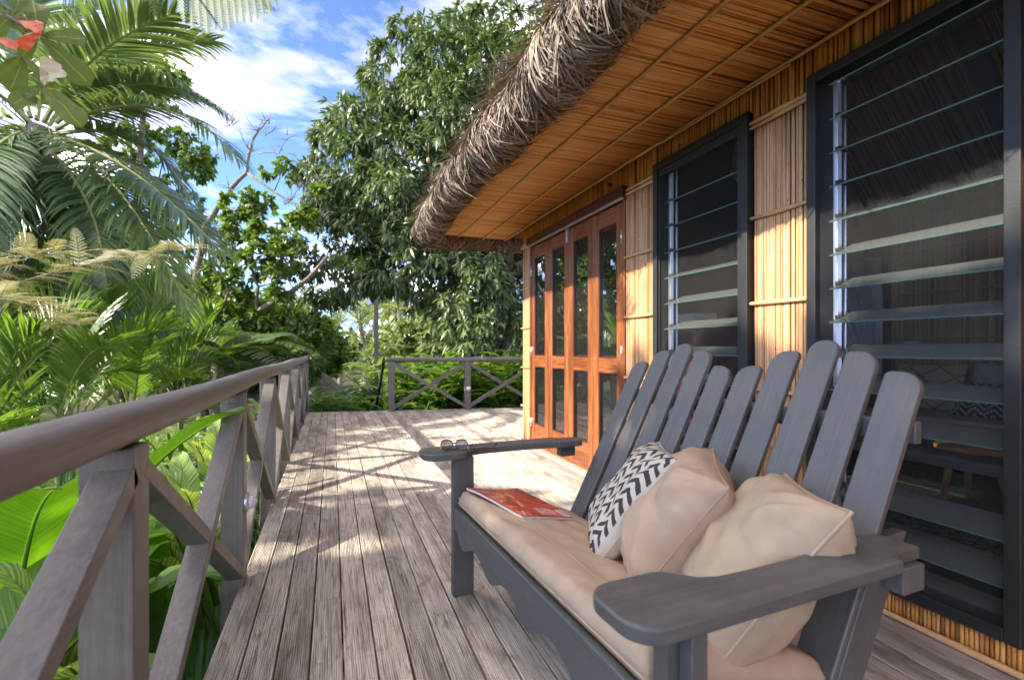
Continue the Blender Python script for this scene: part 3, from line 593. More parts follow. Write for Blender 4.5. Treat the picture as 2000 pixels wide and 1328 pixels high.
# end wall louvre window with pale slats
e = MB(); e.box((EX0, YC-0.13, 0.25), (EX0+0.06, YC+0.02, 2.1)); e.box((EX1-0.06, YC-0.13, 0.25), (EX1, YC+0.02, 2.1)); e.box((EX0+.06, YC-0.13, 2.04), (EX1-.06, YC+0.02, 2.1)); e.box((EX0+.06, YC-0.13, 0.25), (EX1-.06, YC+0.02, 0.31))
w_ = obj('window', e, M_WHITE, house, 0.003); sl = MB(); sl.box((EX0+.06, -0.06, -0.006), (EX1-.06, 0.06, 0.006)); me = sl.mesh('slat', M_WHITE, False)
for k in range(12): link('slat', me, w_, M=Matrix.Translation((0, YC-0.06, 0.42+0.14*k)) @ Matrix.Rotation(R(-28), 4, 'X'))
# ---- folding door: pelmet, track, four leaves
mb = MB(); mb.box((XW-0.045, D0-0.02, 2.185), (XW+0.015, D1+0.0, 2.262)); obj('pelmet', mb, M_PELMET, house, 0.003)
mb = MB(); mb.box((XW-0.036, D0+0.0, 2.166), (XW-0.012, D1-0.01, 2.1835)); obj('door_track', mb, M_ALU, house, 0.002)
mb = MB(); mb.box((XW-0.01, D0, 0.012), (XW+0.10, D0+0.035, 2.165)); obj('door_jamb', mb, M_DOOR, house, 0.003)
mb = MB(); mb.box((XW-0.01, D1-0.035, 0.012), (XW+0.10, D1, 2.165)); obj('door_jamb', mb, M_DOOR, house, 0.003)
LW = (D1-D0-0.07)/4; ST = 0.088; x0, x1 = XW-0.002, XW+0.040; RZ = [(0.016, 0.235), (0.86, 0.975), (2.03, 2.16)]
for k in range(4):
    y0 = D0+0.035+LW*k+0.0015; y1 = y0+LW-0.003
    fr = MB(); fr.box((x0, y0, 0.016), (x1, y0+ST, 2.16)); fr.box((x0, y1-ST, 0.016), (x1, y1, 2.16)); leaf = obj('door_leaf', fr, M_DOOR, house, 0.004)
    for a, b in RZ:
        r_ = MB(); r_.box((x0+0.003, y0+ST, a), (x1-0.003, y1-ST, b)); obj('door_rail', r_, M_DOORH, leaf, 0.003)
    for a, b in ((0.235, 0.86), (0.975, 2.03)):
        p_ = MB(); p_.box((XW+0.020, y0+ST, a), (XW+0.025, y1-ST, b)); obj('pane', p_, M_PANE, leaf, smooth=False)
        p_ = MB(); bw = 0.012
        p_.box((x0+.004, y0+ST, a), (XW+0.019, y0+ST+bw, b)); p_.box((x0+.004, y1-ST-bw, a), (XW+0.019, y1-ST, b)); p_.box((x0+.004, y0+ST+bw, a), (XW+0.019, y1-ST-bw, a+bw)); p_.box((x0+.004, y0+ST+bw, b-bw), (XW+0.019, y1-ST-bw, b)); obj('glazing_bead', p_, M_PELMET, leaf, 0.002)
    if k in (0, 3):
        for z in (0.24, 1.02, 1.90):
            h_ = MB(); yy = y0+0.006 if k == 0 else y1-0.006; h_.tube([(x0-0.008, yy, z-0.055), (x0-0.008, yy, z+0.055)], 0.008, 10); h_.box((x0-0.005, yy-0.016, z-0.05), (x0-0.001, yy+0.016, z+0.05)); obj('hinge', h_, M_ALU, leaf)
    if k == 2:
        h_ = MB(); h_.box((x0-0.020, y0-0.012, 2.03), (x0-0.002, y0-0.001, 2.164)); h_.box((x0-0.020, y0+0.008, 2.04), (x0-0.002, y0+0.018, 2.164)); obj('track_hanger', h_, M_ALU, leaf, 0.002)
# ---- interior shell
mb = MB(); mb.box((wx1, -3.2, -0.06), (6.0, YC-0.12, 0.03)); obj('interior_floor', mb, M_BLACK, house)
mb = MB(); mb.box((5.72, -0.5, -0.06), (5.84, 3.58, 2.75)); mb.box((5.72, -3.2, -0.06), (5.84, -0.5, 0.8)); mb.box((5.72, 4.5, -0.06), (5.84, YC-0.12, 2.75)); mb.box((5.72, 3.58, 2.1), (5.84, 4.5, 2.75)); mb.box((wx1, -3.3, -0.06), (6.0, -3.2, 4.5)); obj('wall', mb, M_BACK, house)  # unseen opening above the low rear stretch, added to let daylight in
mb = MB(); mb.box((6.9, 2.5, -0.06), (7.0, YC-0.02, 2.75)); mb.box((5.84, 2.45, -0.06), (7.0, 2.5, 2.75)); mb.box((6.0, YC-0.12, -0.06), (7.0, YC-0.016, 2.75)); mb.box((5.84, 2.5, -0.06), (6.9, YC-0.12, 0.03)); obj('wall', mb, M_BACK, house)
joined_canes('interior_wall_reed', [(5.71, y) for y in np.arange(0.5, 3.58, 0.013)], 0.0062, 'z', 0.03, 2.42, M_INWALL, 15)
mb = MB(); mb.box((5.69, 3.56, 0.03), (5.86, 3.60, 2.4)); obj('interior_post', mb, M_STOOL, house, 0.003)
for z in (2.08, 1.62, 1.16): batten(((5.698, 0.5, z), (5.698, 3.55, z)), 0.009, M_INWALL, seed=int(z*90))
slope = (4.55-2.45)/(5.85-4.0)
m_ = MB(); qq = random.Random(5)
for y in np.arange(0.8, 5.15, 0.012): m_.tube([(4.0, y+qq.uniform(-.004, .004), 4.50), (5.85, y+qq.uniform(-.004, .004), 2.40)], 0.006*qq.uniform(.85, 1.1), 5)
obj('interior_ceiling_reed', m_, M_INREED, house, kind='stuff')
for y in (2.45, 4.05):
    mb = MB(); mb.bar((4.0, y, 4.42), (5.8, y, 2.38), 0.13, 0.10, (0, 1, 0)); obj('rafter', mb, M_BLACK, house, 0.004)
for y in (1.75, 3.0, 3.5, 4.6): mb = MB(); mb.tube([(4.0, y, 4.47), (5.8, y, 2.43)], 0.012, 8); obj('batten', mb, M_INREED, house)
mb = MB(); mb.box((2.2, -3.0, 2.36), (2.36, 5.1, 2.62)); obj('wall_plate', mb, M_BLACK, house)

# ================================================================== THE BENCH AND WHAT LIES ON IT
BA = R(-3.6)
def TB(u, v, z): return (math.sin(BA)*u+math.cos(BA)*v, math.cos(BA)*u-math.sin(BA)*v, z)
UM = 1.366; BK = 0.53
bench = empty('garden_bench', TB(UM, 0.9, 0), -BA, label='charcoal painted slatted loveseat bench with broad paddle arms on the deck', cat='bench')
def bb(name, a, b, bev=0.004, m=M_BENCH):
    q_ = MB(TB); q_.box(a, b); return obj(name, q_, m, bench, bev)
def arc(cx_, cy_, r, a0, a1, k=6): return [(cx_+r*math.cos(R(a0+(a1-a0)*i/k)), cy_+r*math.sin(R(a0+(a1-a0)*i/k))) for i in range(k+1)]
# arms: outline in (v, offset from outer edge), mirrored at the two ends
arm = arc(0.535, 0.060, 0.060, 270, 180)+arc(0.53, 0.115, 0.055, 180, 90)+[(0.632, 0.170)]+[(0.652, 0.163), (0.675, 0.143), (0.70, 0.118), (0.735, 0.106), (0.80, 0.103), (0.95, 0.104), (1.06, 0.112), (1.12, 0.125), (1.245, 0.125), (1.255, 0.03), (1.17, 0.028), (1.15, 0.015), (1.14, 0.0)]
for s_, base in ((1, 0.600), (-1, 2*UM-0.600)):
    q_ = MB(); poly = [(base+s_*o, v) for v, o in arm]
    if s_ > 0: poly = poly[::-1]
    n_ = len(poly); z0, z1 = 0.588, 0.617
    vs = [TB(u, v, z0) for u, v in poly]+[TB(u, v, z1) for u, v in poly]
    q_.add(vs, [tuple(range(n_))[::-1], tuple(range(n_, 2*n_))]+[(i, (i+1) % n_, n_+(i+1) % n_, n_+i) for i in range(n_)])
    obj('arm', q_, M_BARM, bench, 0.006, seg=3, ang=50)
    u0, u1 = sorted((UM-s_*0.634, UM-s_*0.671))
    bb('leg', (u0, 0.605, 0.0), (u1, 0.697, 0.5875))
    a, b = sorted((UM-s_*0.6715, UM-s_*0.706)); q_ = MB(TB); q_.prism([(a, 0.632), (b, 0.632), (b, 0.670), (a, 0.670)], 0.40, 0.5875); obj('arm_bracket', q_, M_BENCH, bench, 0.004)
    # side rail under the seat and the back leg that carries on the rake of the back slats
    q_ = MB(TB); uu = UM-s_*0.613
    q_.add([(uu+d, v, z) for d in (-.0185, .0185) for v, z in ((0.636, 0.362), (0.636, 0.27), (1.20, 0.10), (1.20, 0.195))], [(0, 1, 2, 3), (7, 6, 5, 4)]+[(i, 4+i, 4+(i+1) % 4, (i+1) % 4) for i in range(4)])
    obj('side_rail', q_, M_BENCH, bench, 0.004)
    q_ = MB(TB); uu = UM-s_*0.5965
    q_.add([(uu+d*s_, 1.0+BK*z+o, z) for d in (-.0165, .0165) for o, z in ((0.027, 0.58), (0.027, 0.0), (0.135, 0.0), (0.135, 0.58))], [(0, 1, 2, 3), (7, 6, 5, 4)]+[(i, 4+i, 4+(i+1) % 4, (i+1) % 4) for i in range(4)])
    obj('rear_leg', q_, M_BENCH, bench, 0.004)
for s_ in (1, -1):
    a, b = sorted((UM-s_*0.705, UM-s_*0.7515)); bb('arm_block', (a, 1.165, 0.53), (b, 1.243, 0.5875))
# scalloped apron
q_ = MB(TB); us = np.linspace(UM-0.634, UM+0.634, 90); top = 0.378
def apz(u): 
    e = 0.634-abs(u-UM); t = (u-UM)/0.30; w_ = 0.5+0.5*math.cos(2*math.pi*(t-0.25)); w_ = w_**0.8
    return (0.238+0.046*w_)*min(1, 1) if e > 0.05 else 0.285-0.02*(e/0.05-1)*0
vs = []
for u in us: z = apz(u); vs += [(u, 0.609, z), (u, 0.609, top), (u, 0.634, top), (u, 0.634, z)]
k = len(us); q_.add(vs, [(4*i+j, 4*i+(j+1) % 4, 4*i+4+(j+1) % 4, 4*i+4+j) for i in range(k-1) for j in range(4)]+[(0, 1, 2, 3), (4*k-4, 4*k-1, 4*k-2, 4*k-3)][::1])
obj('apron', q_, M_BLONG, bench, 0.003, ang=60)
# seat slats (under the cushion), following the raked seat
def seatz(v): return 0.372-0.285*(v-0.61)
for i in range(6):
    v0 = 0.640+i*0.092; q_ = MB(TB); v1 = v0+0.085
    q_.add([(u, v, seatz(v)+dz) for u in (UM-0.628, UM+0.628) for v, dz in ((v0, 0), (v1, 0), (v1, 0.022), (v0, 0.022))], [(0, 1, 2, 3)[::-1], (4, 5, 6, 7), (0, 1, 5, 4), (1, 2, 6, 5), (2, 3, 7, 6), (3, 0, 4, 7)]); obj('seat_slat', q_, M_BLONG, bench, 0.004)
# back slats, two humps of five
tops = [0.99, 1.045, 1.075, 1.045, 0.985, 0.99, 1.045, 1.08, 1.045, 0.99]
lean = math.atan(BK); SW = 0.0985
for i in range(10):
    uc = 1.980-SW/2-i*0.12533; zt = tops[i]; Lb = (zt-0.20)/math.cos(lean)
    # slope of the top: rises towards the middle of each hump
    up = {0: 1, 1: 1, 2: 0, 3: -1, 4: -1, 5: 1, 6: 1, 7: 0, 8: -1, 9: -1}[i]
    r_hi, r_lo = 0.018, 0.055
    h = SW/2; rl, rr_ = (r_lo, r_hi) if up > 0 else ((r_hi, r_lo) if up < 0 else (0.042, 0.042))
    # local s axis: +s = towards near end (-u)
    poly = [(-h, 0), (h, 0)]+[(h-rr_+rr_*math.cos(R(a)), Lb-rr_+rr_*math.sin(R(a))) for a in range(0, 91, 15)]+[(-h+rl+rl*math.cos(R(a)), Lb-rl+rl*math.sin(R(a))) for a in range(90, 181, 15)]
    q_ = MB(); n_ = len(poly); vs = []
    for dep in (0.0, 0.022):
        for s_, t_ in poly:
            z = 0.20+t_*math.cos(lean)-dep*math.sin(lean)*-1*-1; v = 1.0+BK*0.20+t_*math.sin(lean)+dep*math.cos(lean)
            vs.append(TB(uc-s_, v, z))
    q_.add(vs, [tuple(range(n_)), tuple(range(n_, 2*n_))[::-1]]+[(i_, n_+i_, n_+(i_+1) % n_, (i_+1) % n_) for i_ in range(n_)])
    obj('back_slat', q_, M_SLAT, bench, 0.006, seg=3, ang=50)
def backv(z): return 1.0+BK*z+0.022/math.cos(lean)
bb('back_rail', (UM-0.625, backv(0.56)+0.004, 0.532), (UM+0.625, backv(0.56)+0.044, 0.585)); bb('back_rail', (UM-0.615, backv(0.84)+0.004, 0.80), (UM+0.615, backv(0.84)+0.034, 0.86)); bb('back_rail', (UM-0.615, backv(0.26)+0.004, 0.20), (UM+0.615, backv(0.26)+0.03, 0.27))

# ---- seat cushion: boxed shape with soft rounded edges and seams
def cushion():
    nu, nv = 80, 40; u0, u1, v0, v1 = UM-0.598, UM+0.622, 0.625, 1.155; th = 0.068; q_ = MB(TB); rng_ = random.Random(4)
    def topz(a, b):
        e = min(a, 1-a)*(u1-u0); f_ = min(b, 1-b)*(v1-v0); r_ = 0.035
        k1 = 1-max(0, 1-e/r_)**2.4; k2 = 1-max(0, 1-f_/r_)**2.4
        crown = 0.014*math.sin(math.pi*min(1, max(0, a)))**0.4*math.sin(math.pi*b)**0.5
        wr = 0.0028*math.sin(a*31+4*math.sin(b*7))*math.sin(b*9+2)+0.0025*math.sin(b*23+a*12+2*math.sin(a*9))
        return (th*0.5+(th*0.5)*math.sqrt(max(0.0, k1*k2)))+crown+wr
    vs = []; 
    for i in range(nu+1):
        for j in range(nv+1):
            a, b = i/nu, j/nv; v = v0+(v1-v0)*b; vs.append((u0+(u1-u0)*a, v-0.006*math.sin(math.pi*a)*(b < .02), seatz(v)+0.024+topz(a, b)))
    nb = len(vs)
    for i in range(nu+1):
        for j in range(nv+1):
            a, b = i/nu, j/nv; v = v0+(v1-v0)*b; e = min(a, 1-a, b, 1-b); vs.append((u0+(u1-u0)*a, v, seatz(v)+0.0235))
    fs = []
    W_ = nv+1
    for i in range(nu):
        for j in range(nv): p = i*W_+j; fs += [(p, p+W_, p+W_+1, p+1), (nb+p, nb+p+1, nb+p+W_+1, nb+p+W_)]
    for i in range(nu): p = i*W_; fs += [(p, nb+p, nb+p+W_, p+W_)]; p = i*W_+nv; fs += [(p, p+W_, nb+p+W_, nb+p)]
    for j in range(nv): fs += [(j, j+1, nb+j+1, nb+j)]; p = nu*W_+j; fs += [(p, nb+p, nb+p+1, p+1)]
    q_.add(vs, fs); c_ = obj('seat_cushion', q_, M_BEIGE, None, label='long beige canvas seat cushion on the charcoal bench', cat='cushion')
    for vv, dz in ((v0+0.115, 0.001), ):
        s_ = MB(TB); b = (vv-v0)/(v1-v0); s_.tube([(u0+(u1-u0)*a, vv, seatz(vv)+0.024+topz(a, b)+dz) for a in np.linspace(0.02, 0.98, 50)], 0.0022, 6); obj('seam', s_, M_BEIGE2, c_)
    s_ = MB(TB); loop = [(u0+(u1-u0)*a, v0-0.001, seatz(v0)+0.034) for a in np.linspace(0, 1, 40)]; s_.tube(loop, 0.003, 6); obj('seam', s_, M_BEIGE, c_)
    return c_
cush = cushion()
def cushz(v): return seatz(v)+0.024+0.072+0.012

# ---- throw pillows
def pillow(name, c, ex, ey, nrm, size, thick, mats, label, cat='pillow', seed=0, piping=None, wr=1.0, group=None, squash=0.0):
    """c centre; ex/ey in-plane axes; nrm front normal. front = slot 0, back = slot 1"""
    n_ = 44; ex, ey, nrm = (Vector(a).normalized() for a in (ex, ey, nrm)); q_ = MB(); c = Vector(c); ph = [random.Random(seed+i).uniform(0, 6.28) for i in range(14)]
    sx, sy = (size if hasattr(size, '__len__') else (size, size))
    def pt(a, b, side):
        x, y = a*2-1, b*2-1
        pull = 0.055; xx = x*(1-pull*(1-y*y)*abs(x)**1.5); yy = y*(1-pull*(1-x*x)*abs(y)**1.5)
        t = (max(0, 1-abs(x)**3.0)*max(0, 1-abs(y)**3.0))**0.50
        # wrinkles: radiate from corners and run in from the seams
        w_ = 0.0
        for i, (cx_, cy_) in enumerate(((-1, -1), (1, -1), (1, 1), (-1, 1))):
            d = math.hypot(x-cx_, y-cy_); an = math.atan2(y-cy_, x-cx_); w_ += math.sin(an*11+ph[i])*math.exp(-(d-0.45)**2*5.5)*0.0075
        ed = math.exp(-((1-max(abs(x), abs(y)))/0.16)**2); s_ = x if abs(y) > abs(x) else y
        w_ += math.sin(s_*17+ph[5]+2*math.sin(s_*5+ph[6]))*ed*0.006*t**0.3
        w_ += (math.sin(x*4.2+y*2.7+ph[7])*math.sin(y*3.6-x*1.9+ph[8]))*0.011+math.sin(x*9+y*7+ph[9]+2*math.sin(y*5))*0.0035
        z = side*thick*0.5*t + w_*wr*min(1, t*1.6)*(1 if side > 0 else -1)
        bend = squash*(x*x)*0.0+0.03*squash*math.sin(y*2.0)
        return c+ex*(xx*sx/2)+ey*(yy*sy/2)+nrm*(z+bend)
    vs = []; uv = []; idx = {}
    for side in (1, -1):
        for i in range(n_+1):
            for j in range(n_+1):
                edge = i in (0, n_) or j in (0, n_)
                if side < 0 and edge: idx[(side, i, j)] = idx[(1, i, j)]; continue
                idx[(side, i, j)] = len(vs); vs.append(pt(i/n_, j/n_, side)); uv.append((i/n_, j/n_))
    fs = []; mi = []
    for i in range(n_):
        for j in range(n_):
            g4 = [(i, j), (i+1, j), (i+1, j+1), (i, j+1)]; fs.append(tuple(idx[(1, *p)] for p in g4)); mi.append(0); fs.append(tuple(idx[(-1, *p)] for p in g4[::-1])); mi.append(1 if len(mats) > 1 else 0)
    q_.v = vs; q_.f = fs; q_.m = mi; q_.uv = uv; o = obj(name, q_, mats, None, label=label, cat=cat, group=group)
    if piping:
        loop = [pt(i/n_, 0, 1) for i in range(n_+1)]+[pt(1, j/n_, 1) for j in range(1, n_+1)]+[pt(1-i/n_, 1, 1) for i in range(1, n_+1)]+[pt(0, 1-j/n_, 1) for j in range(1, n_)]
        s_ = MB(); s_.tube(loop+[loop[0]], piping[0], 7, cap=False); obj('piping' if piping[0] > 0.003 else 'seam', s_, piping[1], o)
    return o
def bvec(u, v, z): return Vector(TB(u, v, z))
def lean_pillow(name, u, v, z, tilt, yaw, roll, size, thick, mats, label, **k):
    """stands on the seat leaning back: front normal points to the bench front (-v) and up by tilt; yaw turns it towards the near end"""
    nv_ = bvec(0, -1, 0); nu_ = bvec(-1, 0, 0)
    n_ = (nv_*math.cos(R(yaw))+nu_*math.sin(R(yaw))); s_ = (nu_*math.cos(R(yaw))-nv_*math.sin(R(yaw)))
    nrm = n_*math.cos(R(tilt))+Vector((0, 0, 1))*math.sin(R(tilt)); ey = nrm.cross(s_); ey = ey if ey.z > 0 else -ey
    rot = Matrix.Rotation(R(roll), 3, nrm); ex = rot @ s_; ey = rot @ ey
    if ex.cross(ey).dot(nrm) < 0: ex = -ex
    return pillow(name, bvec(u, v, z), ex, ey, nrm, size, thick, mats, label, **k)
lean_pillow('throw_pillow', 1.405, 1.065, 0.530, 38, -32, 3, (0.40, 0.43), 0.155, [M_CHEV, M_CREAM], 'white throw pillow printed with black chevrons on the bench', seed=3, piping=(0.0022, M_CREAM), wr=0.7)
lean_pillow('throw_pillow', 1.185, 1.075, 0.530, 35, -38, -4, (0.41, 0.42), 0.245, [M_BEIGE2], 'plain tan throw pillow with stitched seam beside the chevron pillow', seed=21, piping=(0.002, M_BEIGE2), wr=1.25)
lean_pillow('throw_pillow', 0.895, 1.06, 0.515, 37, -40, 5, (0.44, 0.46), 0.235, [M_BEIGE3], 'sand coloured throw pillow with pale piping tucked against the bench arm', seed=41, piping=(0.0042, M_BEIGE), wr=1.1)

# ---- magazine
def magazine():
    A = Vector((1.925, 0.637)); e1 = Vector((-0.945, 0.327)); e2 = Vector((0.327, 0.945)); Wd, Hd = 0.33, 0.285; th = 0.009
    mg = empty('magazine', TB(1.77, 0.80, cushz(0.8)), label='red covered fashion magazine lying on the beige seat cushion', cat='magazine')
    def zz(a, b): 
        p = A+e1*(a*Wd)+e2*(b*Hd); return cushz(p.y)-0.001+0.030*max(0, b-0.3)**2*(1-a)*1.2+0.006*math.sin(a*3.1)*b+0.004*(1-b)*math.sin(a*5)
    def P_(a, b, dz=0): p = A+e1*(a*Wd)+e2*(b*Hd); return TB(p.x, p.y, zz(a, b)+dz)
    n_ = 14
    def sheet(z0, z1, m, name, mats, inset=0.0):
        q_ = MB(); vs = []
        for lv in (z0, z1):
            for i in range(n_+1):
                for j in range(n_+1): vs.append(P_(inset+(1-2*inset)*i/n_, inset+(1-2*inset)*j/n_, lv))
        W_ = n_+1; nb = W_*W_; fs = []
        for i in range(n_):
            for j in range(n_): p = i*W_+j; fs += [(nb+p, nb+p+1, nb+p+W_+1, nb+p+W_), (p, p+W_, p+W_+1, p+1)]
        for i in range(n_): 
            p = i*W_; fs += [(p, nb+p, nb+p+W_, p+W_)]; p = i*W_+n_; fs += [(p, p+W_, nb+p+W_, nb+p)]
            p = i; fs += [(p, p+1, nb+p+1, nb+p)]; p = n_*W_+i; fs += [(p, nb+p, nb+p+1, p+1)]
        q_.add(vs, fs); q_.uv = [(i/n_, j/n_) for _ in range(2) for i in range(n_+1) for j in range(n_+1)]; return obj(name, q_, mats, mg, smooth=False)
    M_PAGE = mat('magazine_pages', (0.72,0.71,0.68), 0.6); g = G(M_PAGE); nz = g.noise(g.coord((1,1,900)), 1, 2); g.col(g.ramp(nz, [(0.3, (0.5,0.49,0.46)), (0.6, (0.78,0.77,0.74))]))
    sheet(0, th, 0, 'pages', M_PAGE, 0.004)
    mc = mat('magazine_cover_print', rough=0.3, spec=0.5); g = G(mc); uv = g.n('ShaderNodeUVMap').outputs[0]; s_ = g.n('ShaderNodeSeparateXYZ'); g.l(uv, s_.inputs[0])
    nn = g.noise(uv, 3.2, 4, 0.55, 1.2); c1 = g.ramp(nn, [(0.34, (0.16,0.012,0.014)), (0.48, (0.42,0.03,0.03)), (0.62, (0.55,0.05,0.045))])
    # figure in a red garment: warm tones toward the middle, darker cloth at the far side
    warm = g.noise(uv, 5.5, 3, 0.5, 0.6); skin = g.math('MULTIPLY', g.math('LESS_THAN', g.math('ABSOLUTE', g.math('SUBTRACT', s_.outputs[1], 0.42)), 0.16), g.math('GREATER_THAN', warm, 0.575))
    c2 = g.mix(g.math('MULTIPLY', skin, 0.85), c1, (0.58,0.34,0.16)); left = g.ramp(s_.outputs[1], [(0.0, (0.62,0.62,0.62)), (0.22, (0,0,0))])
    c3 = g.mix(g.math('MULTIPLY', left, g.math('GREATER_THAN', s_.outputs[0], 0.45)), c2, (0.62,0.16,0.06)); dk = g.ramp(s_.outputs[1], [(0.72, (0,0,0)), (0.95, (0.7,0.7,0.7))]); g.col(g.mix(g.math('MULTIPLY', dk, g.math('LESS_THAN', s_.outputs[0], 0.6)), c3, (0.13,0.012,0.02)))
    cov = sheet(th, th+0.0012, 0, 'cover', mc)
    M_INK = mat('cover_pink_ink', (0.78,0.46,0.42), 0.35); M_INKW = mat('cover_white_ink', (0.85,0.80,0.78), 0.35); M_INKK = mat('barcode_ink', (0.05,0.05,0.05), 0.5)
    # masthead letters run along the near-front edge, tops towards the bench front, read from the near corner
    def text(s, a, b, size, m, name, width=None):
        cu = bpy.data.curves.new(name, 'FONT'); cu.body = s; cu.size = 1.0; cu.resolution_u = 3; t = bpy.data.objects.new(name, cu); COL.objects.link(t); dg = bpy.context.evaluated_depsgraph_get(); me = bpy.data.meshes.new_from_object(t.evaluated_get(dg)); bpy.data.objects.remove(t)
        xs = [v.co.x for v in me.vertices]; 
        if not xs: return
        sc = (width/(max(xs)-min(xs))) if width else size
        for v in me.vertices:
            x, y = (v.co.x-min(xs))*sc, v.co.y*size
            aa = a-x/Wd; bb_ = b-y/Hd; v.co = Vector(P_(aa, bb_, th+0.0019))
        me.materials.clear(); me.materials.append(m); link(name, me, cov)
    for ch, a in zip('STYLE', (0.97, 0.78, 0.60, 0.42, 0.23)): text(ch, a, 0.235, 0.072, M_INK, 'letter', 0.047 if ch != 'L' else 0.04)
    rr2 = random.Random(9)
    for i in range(7):
        q_ = MB(); a0 = 0.93; 
        for k in range(5): a1 = a0-rr2.uniform(0.02, 0.05); b0 = 0.50+i*0.045; q_.add([P_(a0, b0, th+.0019), P_(a1, b0, th+.0019), P_(a1, b0+0.018, th+.0019), P_(a0, b0+0.018, th+.0019)], [(0, 1, 2, 3)]); a0 = a1-0.008
        obj('cover_line', q_, M_INKW, cov, smooth=False)
    q_ = MB()
    for k in range(14): a = 0.18+0.012*k+rr2.uniform(0, .008); b = 0.33+rr2.uniform(-.05, .05); q_.add([P_(a, b, th+.0019), P_(a+.016, b, th+.0019), P_(a+.016, b+.02, th+.0019), P_(a, b+.02, th+.0019)], [(0, 1, 2, 3)])
    obj('cover_stamp', q_, M_INKW, cov, smooth=False)
    q_ = MB(); q_.add([P_(0.985, 0.86, th+.0019), P_(0.80, 0.86, th+.0019), P_(0.80, 0.985, th+.0019), P_(0.985, 0.985, th+.0019)], [(0, 1, 2, 3)]); obj('barcode_panel', q_, M_INKW, cov, smooth=False)
    q_ = MB()
    for k in range(22): a = 0.975-k*0.0076; w_ = rr2.uniform(.0015, .005); q_.add([P_(a, 0.885, th+.0023), P_(a-w_, 0.885, th+.0023), P_(a-w_, 0.965, th+.0023), P_(a, 0.965, th+.0023)], [(0, 1, 2, 3)])
    obj('barcode', q_, M_INKK, cov, smooth=False)
magazine()
# ---- sunglasses on the far arm
def sunglasses():
    zb = 0.6175; o = empty('sunglasses', TB(2.01, 0.60, zb), label='tortoiseshell sunglasses with dusky lenses resting on the far bench arm', cat='sunglasses')
    mt = mat('tortoiseshell', rough=0.2, spec=0.6); g = G(mt); nz = g.noise(g.coord((1,1,1)), 90, 3, 0.6); g.col(g.ramp(nz, [(0.35, (0.018,0.006,0.008)), (0.55, (0.09,0.022,0.02)), (0.75, (0.32,0.11,0.05))]))
    # front standing nearly upright facing the camera side; local axes
    cx_ = Vector(TB(2.005, 0.585, zb)); ax = Vector(TB(1, 0, 0))*(-0.30)+Vector(TB(0, 1, 0))*0.95; ax.normalize(); upv = (Vector((0, 0, 1))*0.90+Vector(TB(-1, 0, 0))*-0.30).normalized(); fw = ax.cross(upv).normalized()
    if fw.y > 0: pass
    def rim(c0, s_):
        pts = []
        for k in range(29):
            a = 2*math.pi*k/28; x, y = 0.0245*math.cos(a), 0.0225*math.sin(a); y *= (0.94 if y < 0 else 1.04); x *= 1+0.10*(y/0.0225); pts.append(c0+ax*(x*1.02)+upv*y+fw*(-0.004*s_*math.cos(a)))
        return pts
    cl = cx_+upv*0.026-ax*0.004; cr_ = cl+ax*0.062
    for c0, s_ in ((cl, 1), (cr_, -1)):
        pts = rim(c0, s_); q_ = MB(); q_.tube(pts, 0.0024, 7, cap=False); r_ = obj('rim', q_, mt, o)
        q_ = MB(); q_.add([c0]+pts[:-1], [(0, i+1, (i+1) % 28+1) for i in range(28)]); obj('lens', q_, M_SUNG, r_, smooth=False)
    q_ = MB(); q_.tube([cl+ax*0.0235+upv*0.006, cl+ax*0.031+upv*0.010, cr_-ax*0.0235+upv*0.006], 0.0025, 8); obj('bridge', q_, mt, o)
    for c0, s_ in ((cl, -1), (cr_, 1)):
        hng = c0+ax*(s_*0.026)+upv*-0.012; back = Vector(TB(-0.05, 1, 0)).normalized()*0.10+Vector((0, 0, 0))
        hng.z = max(hng.z, zb+0.006); end = hng+back*(1.0 if s_ > 0 else 1.1); end.z = zb+0.004
        q_ = MB(); tip = end+Vector(TB(0, 0.030, 0)); tip.z = zb+0.022; md = (hng+end)/2; md.z = zb+0.0045
        q_.tube([hng, md, end, (end+tip)/2+Vector((0, 0, -.001)), tip], [0.0026, 0.0022, 0.0024, 0.0027, 0.003], 7); t_ = obj('temple', q_, mt, o)
        q_ = MB(); q_.tube([hng+Vector((0, 0, -.004)), hng+Vector((0, 0, .004))], 0.0036, 8); obj('hinge', q_, M_ALU, t_)
sunglasses()

# ================================================================== INSIDE THE ROOM (seen through the louvres)
db = empty('daybed', (5.25, 2.4, 0.03), label='low daybed with grey mattress against the inner reed wall', cat='daybed')
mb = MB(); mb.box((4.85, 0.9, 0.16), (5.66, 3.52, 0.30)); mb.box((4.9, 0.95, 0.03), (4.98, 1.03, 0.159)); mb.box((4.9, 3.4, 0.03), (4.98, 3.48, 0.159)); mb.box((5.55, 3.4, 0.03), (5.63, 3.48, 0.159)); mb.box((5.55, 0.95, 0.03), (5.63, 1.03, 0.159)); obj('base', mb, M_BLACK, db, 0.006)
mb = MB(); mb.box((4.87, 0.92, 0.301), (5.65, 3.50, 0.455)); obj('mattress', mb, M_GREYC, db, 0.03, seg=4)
up = Vector((0.30, 0, 0.95)); nn = Vector((-0.95, 0, 0.30)); yy = Vector((0, 1, 0))
pillow('throw_pillow', (5.48, 3.14, 0.68), -yy, up, nn, (0.62, 0.47), 0.16, [M_DIAM], 'stitched diamond patterned pillow on the daybed indoors', seed=61, wr=0.6)
pillow('throw_pillow', (5.50, 2.52, 0.70), -yy, up, nn, (0.56, 0.46), 0.16, [M_GREYC], 'plain grey pillow on the daybed indoors behind the black and white one', seed=71, wr=0.6)
